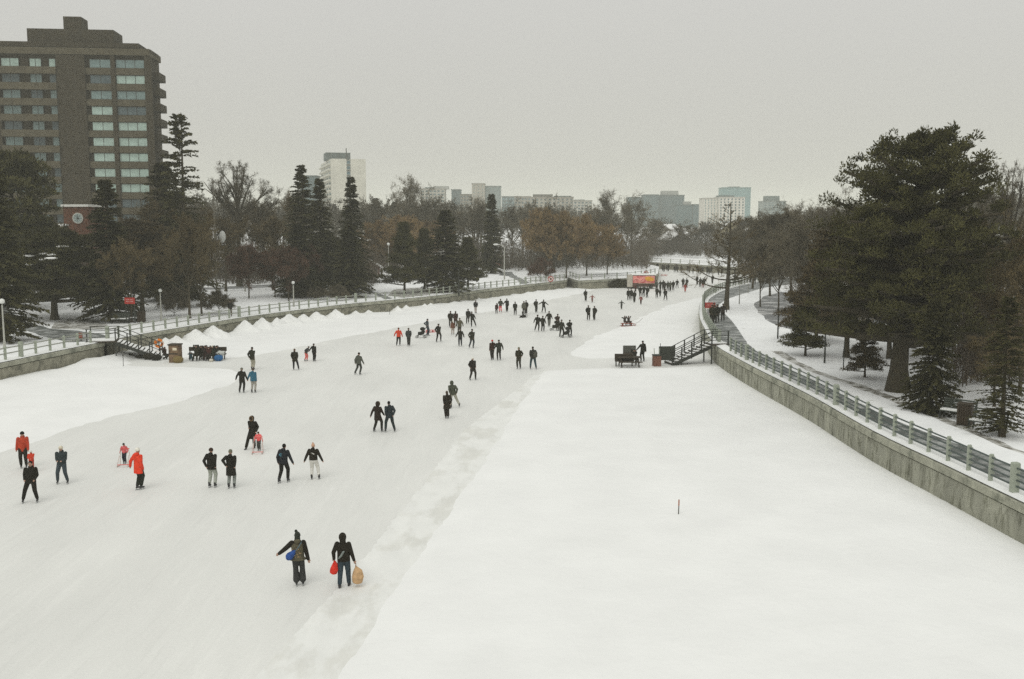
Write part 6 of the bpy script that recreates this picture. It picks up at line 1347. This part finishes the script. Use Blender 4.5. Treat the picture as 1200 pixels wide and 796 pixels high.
x, y = G(769.5, 429, 0); t = empty('litter_bin', (x, y, 0), R(8), 'brick-red bin at the foot of the right stairs, left of the dark board', 'bin')
b = MB(); b.prism([(-.3, -.28), (.3, -.28), (.3, .28), (-.3, .28)], 0, .85); b.build('bin_body', mat('bin_red', (.17,.075,.05), .8, .2, 4), t); b = MB(); b.box((0, 0, .9), (.66, .62, .08)); b.build('rim', M_DSTEEL, t)
for a in (-.2, .2): MB().tube([(a, 0, .9), (a*1.1, .05, 1.45)], .03, 6).build('pole_end', M_POST, t)
def picnic(px, py, label, rz=0):
    x, y = G(px, py, 0); t = empty('picnic_table', (x, y, 0), R(rz), label, 'picnic table'); w_ = M_WOODD
    for k in range(4): MB().box((0, -.33+k*.22, .76), (1.9, .19, .06)).build('plank', w_, t)
    for s_ in (-1, 1): MB().box((0, s_*.75, .45), (1.9, .28, .06)).build('seat', w_, t)
    for a in (-.7, .7):
        l = MB(); l.bar((a, -.75, .02), (a, -.2, .73), .09); l.bar((a, .75, .02), (a, .2, .73), .09); l.bar((a, -.85, .4), (a, .85, .4), .09); l.build('leg', w_, t)
picnic(737, 429.5, 'dark wooden picnic table nearest to the cleared lane, left of the right stairs', 3)
x, y = G(731, 429, 0); t = empty('bench', (x, y, 0), R(0), 'low dark bench beside the picnic table, at its left', 'bench'); MB().box((0, 0, .75), (1.5, .12, .5)).build('backrest', M_WOODD, t); MB().box((0, -.25, .45), (1.5, .45, .07)).build('seat', M_WOODD, t)
for a in (-.65, .65): MB().bar((a, -.2, 0), (a, 0, .7), .09).build('leg', M_WOODD, t)
x, y = G(737.5, 420, 0); t = empty('bench', (x, y, 0), R(2), 'dark grey high-backed bench behind the picnic table', 'bench'); MB().box((0, 0, .75), (1.1, .14, .7)).build('backrest', mat('bench_grey', (.09,.09,.075), .8, .2, 3), t); MB().box((0, -.3, .45), (1.1, .5, .07)).build('seat', M_WOODD, t)
for a in (-.45, .45): MB().bar((a, -.25, 0), (a, 0, .6), .09).build('leg', M_WOODD, t)
person(753, 424, 1.76, 'person in black standing at the picnic table near the right stairs', '26261f', '2b2b26', 'beanie', '24241e', 200, 'stand', 'left', .16, lod=1)
person(743.5, 425, 1.6, 'person in black sitting behind the picnic table near the right stairs', '24231c', '2b2b26', 'beanie', '24221e', 20, ((-.1, -.4), (.12, -.35)), 'front', .08, lod=1, z=0.02, skates=False, sit=True)
# left stairs, booth, seated heap
top = G(138, 398.5, 1.6); bot = G(190, 418.5, 0)
stairs('wooden_stairs', 'dark stairs with railings leading down from the left park wall to the ice', top, bot, 1.6, 2.2, 12, landing=2.4, rails=2)
x, y = G(187, 414, 0); t = empty('life_ring', (x, y-.1, .9), R(10), 'orange life ring hanging at the foot of the left stairs', 'life ring'); n = 18
MB().tube([(.30*math.cos(2*math.pi*k/n), 0, .30*math.sin(2*math.pi*k/n)) for k in range(n+1)], .12, 8).build('ring', cloth('e07c22'), t, smooth=True)
for k in range(4): a = k*math.pi/2+.4; MB().tube([(.2*math.cos(a), 0, .2*math.sin(a)), (.41*math.cos(a), 0, .41*math.sin(a))], .125, 8).build('band', cloth('d8d0c0'), t)
MB().bar((0, .12, -.9), (0, .12, .5), .08).build('post', M_DSTEEL, t)
x, y = G(206, 424.5, 0); t = empty('wooden_box', (x, y, 0), R(-6), 'tall brown plywood box with a pale notice at the foot of the left stairs', 'box')
b = MB(); b.prism([(-.42, -.38), (.42, -.38), (.42, .38), (-.42, .38)], 0, 1.45); b.build('box_body', mat('plywood_brown', (.20,.13,.075), .8, .3, 3, col2=(.07,.05,.035), lo=.5, hi=.6, c2scale=2), t)
MB().box((0, 0, 1.5), (.95, .88, .1)).build('lid', M_WOODD, t); MB().box((.12, -.40, 1.15), (.35, .03, .22)).build('notice', cloth('d9cdb4'), t); MB().box((0, -.395, .75), (.84, .03, .1)).build('trim', M_WOODD, t); b = MB(); b.ell((.35, -.3, .25), (.45, .4, .34), 12, 7); b.build('sack', cloth('7a6a44'), t, smooth=True)
def heapbench(px, py, label, w_=2.2, rz=0):
    x, y = G(px, py, 0); t = empty('bench', (x, y, 0), R(rz), label, 'bench'); MB().box((0, 0, .45), (w_, .4, .07)).build('seat', M_WOODD, t); MB().box((0, .22, .85), (w_, .07, .35)).build('backrest', M_WOODD, t)
    for a in (-.45, .45): MB().bar((a*w_, -.15, 0), (a*w_, .22, .9), .08).build('leg', M_WOODD, t)
heapbench(236, 421, 'dark bench under the seated people left of the blue tarpaulin'); heapbench(250, 421, 'dark bench at the right of the seated group')
for px, py, h, c, l, hc, lab in [(224, 423, 1.0, '2f4a52', '2f4a52', '22221e', 'child in teal crouching left of the seated group near the left stairs'), (231, 422.5, 1.9, '2b2a1e', '2b2a1e', '1c1a16', 'large person in olive black sitting at the left end of the seated group'), (236, 422, 1.75, '26241b', '2d2a22', '3a332a', 'person in black second in the seated group'),
   (241, 422.2, 1.8, '332a26', '3a2c28', '2a2420', 'person in brown-black in the middle of the seated group'), (245.5, 422.5, 1.65, '4a2f2a', '33302a', '3a2a26', 'person in a maroon jacket fourth in the seated group'), (250, 422, 1.75, '3c4438', '33352d', 'c8c0b0', 'person in grey-green with a pale hat in the seated group'), (254, 422, 1.75, '2a2a26', '2a3a44', '2a2622', 'person in black at the right end of the seated group')]:
    person(px, py, h, lab, c, l, 'beanie', hc, 10, ((-.14, -.4), (.16, -.4)), 'front', .1, (0, -.06), lod=1, skates=False, sit=True, z=.03, loc=G(px, py, 0))
person(193.5, 421, 1.5, 'person in dark brown sitting at the foot of the left stairs beside the life ring', '2f1f18', '2a2a26', 'hair', '241a14', 60, ((-.1, -.3), (.16, -.3)), 'front', .1, (0, -.08), lod=1, skates=False, sit=True, z=.03, loc=G(193.5, 421, 0))
def bagm(px, py, label, c, r):
    x, y = G(px, py, 0); b = MB(); b.ell((0, 0, r[2]*.9), r, 12, 7); b.cap((-r[0]*.5, 0, r[2]), (r[0]*.6, 0, r[2]*1.3), r[2]*.6, r[2]*.5); t = empty('kit_bag', (x, y, 0), 0, label, 'bag'); link('bag_body', remesh(b, .035), cloth(c), t); MB().tube([(-r[0]*.5, 0, r[2]*1.6), (0, 0, r[2]*2.3), (r[0]*.5, 0, r[2]*1.7)], .03, 6).build('handle', cloth('24221c'), t)
bagm(256, 423.2, 'blue bag on the ice at the right end of the seated group', '2d5f8c', (.4, .3, .28)); bagm(258, 422.3, 'pale grey bag behind the blue one', 'b8bab4', (.3, .25, .45)); bagm(152, 419.5, 'black bag lying in the snow left of the left stairs', '24221a', (.5, .3, .18)); bagm(164, 420, 'second black bag lying in the snow nearer the left stairs', '2a271e', (.45, .3, .15)); bagm(175, 421.5, 'dark bundle at the side of the left stairs', '2a281f', (.6, .3, .3)); bagm(183, 422.5, 'dark bundle nearest to the life ring', '24221b', (.5, .3, .28)); bagm(247.5, 424.2, 'small pale bag at the feet of the seated group', 'c8c2b4', (.18, .15, .15))
# benches and bins in the parks
def park_bench(px, py, label, rz, snow=True):
    x, y = G(px, py, 1.7); t = empty('park_bench', (x, y, tz(x, y)), R(rz), label, 'bench'); m = mat('bench_slats', (.07,.08,.065), .8, .2, 3)
    for k in range(5): MB().box((0, .22+k*.035, .55+k*.11), (1.7, .035, .08), rx=R(-15)).build('back_slat', m, t)
    MB().box((0, -.05, .44), (1.7, .48, .05)).build('seat', m, t); MB().box((0, -.05, .50), (1.6, .42, .07)).build('snow', M_SNOW, t)
    for a in (-.8, .8): l = MB(); l.bar((a, -.25, 0), (a, -.25, .44), .06); l.bar((a, .18, 0), (a, .40, 1.08), .07); l.bar((a, -.28, .62), (a, .3, .62), .05); l.build('side_frame', M_DSTEEL, t)
park_bench(141, 377.5, 'park bench left one of two behind the left railing', 8); park_bench(155.5, 376, 'park bench right one of two, next to the dark bin behind the left railing', 8)
park_bench(1157, 502, 'slatted park bench covered in snow right of the brown bin, right bank', -52); park_bench(1122, 489, 'snowy park bench left of the brown bin, under the low spruce', -48); 
def bin_(px, py, label, s=1.0):
    x, y = G(px, py, 1.7); t = empty('litter_bin', (x, y, tz(x, y)), R(-35 if px > 600 else 5), label, 'bin'); t.scale = (s, s, s); m = mat('bin_brown', (.055,.04,.025), .8, .25, 5)
    MB().prism([(-.3, -.3), (.3, -.3), (.3, .3), (-.3, .3)], .05, .95).build('bin_body', m, t); MB().box((0, 0, .98), (.66, .66, .06)).build('lid', M_WOODD, t)
    for k in range(6): MB().box((-.25+k*.1, -.31, .5), (.07, .03, .88)).build('slat', m, t)
bin_(166, 376, 'dark bin right of the two benches behind the left railing', 1.1); bin_(1130.5, 495, 'square brown bin between the two benches on the right bank', 1.1)
for px, py, lab in ((504, 342.5, 'dark low box left of the pair in the snow behind the left railing'), (511.5, 341.5, 'dark low box right of the pair in the snow behind the left railing')):
    x, y = G(px, py, 1.7); t = empty('concrete_planter', (x, y, tz(x, y)), R(10), lab, 'planter'); MB().prism([(-.5, -.4), (.5, -.4), (.42, .4), (-.42, .4)], 0, .75).build('planter_box', M_WOODD, t); MB().ell((0, 0, .76), (.4, .32, .15), 10, 5).build('snow', M_SNOW, t)
# parked cars half hidden near the far street lamp
def car(px, py, label, c, rz):
    x, y = G(px, py, 1.8); t = empty('parked_car', (x, y, tz(x, y)), R(rz), label, 'car')
    prof = [(-2.1, .35), (2.1, .35), (2.15, .75), (1.25, .9), (.6, 1.4), (-1.0, 1.42), (-1.7, .95), (-2.15, .85)]
    b = MB(); V = [(a, -.85, z) for a, z in prof]+[(a, .85, z) for a, z in prof]; n = len(prof); b.add(V, [tuple(range(n)), tuple(range(2*n-1, n-1, -1))]+[(i, i+n, (i+1) % n+n, (i+1) % n) for i in range(n)]); b.build('body', mat('car_'+c, lin(c), .35, .05, 2, spec=.5), t)
    b = MB(); b.prism([(-1.35, -.87), (.85, -.87), (.85, .87), (-1.35, .87)], .95, 1.28); b.build('windows', G_DARK, t); MB().box((-.2, 0, 1.46), (1.5, 1.5, .09)).build('roof_snow', M_SNOW, t)
    for a in (-1.3, 1.35):
        for s_ in (-.8, .8): MB().tube([(a, s_-.1, .32), (a, s_+.1, .32)], .32, 14).build('wheel', M_DSTEEL, t)
car(583, 313.5, 'reddish parked car beyond the park path near the tall curved lamp', '8a3a30', 5); car(18, 352, 'dark parked car at the left edge behind the broad low pine', '3a3c3c', 8)
bpy.data.scenes.remove(TS)
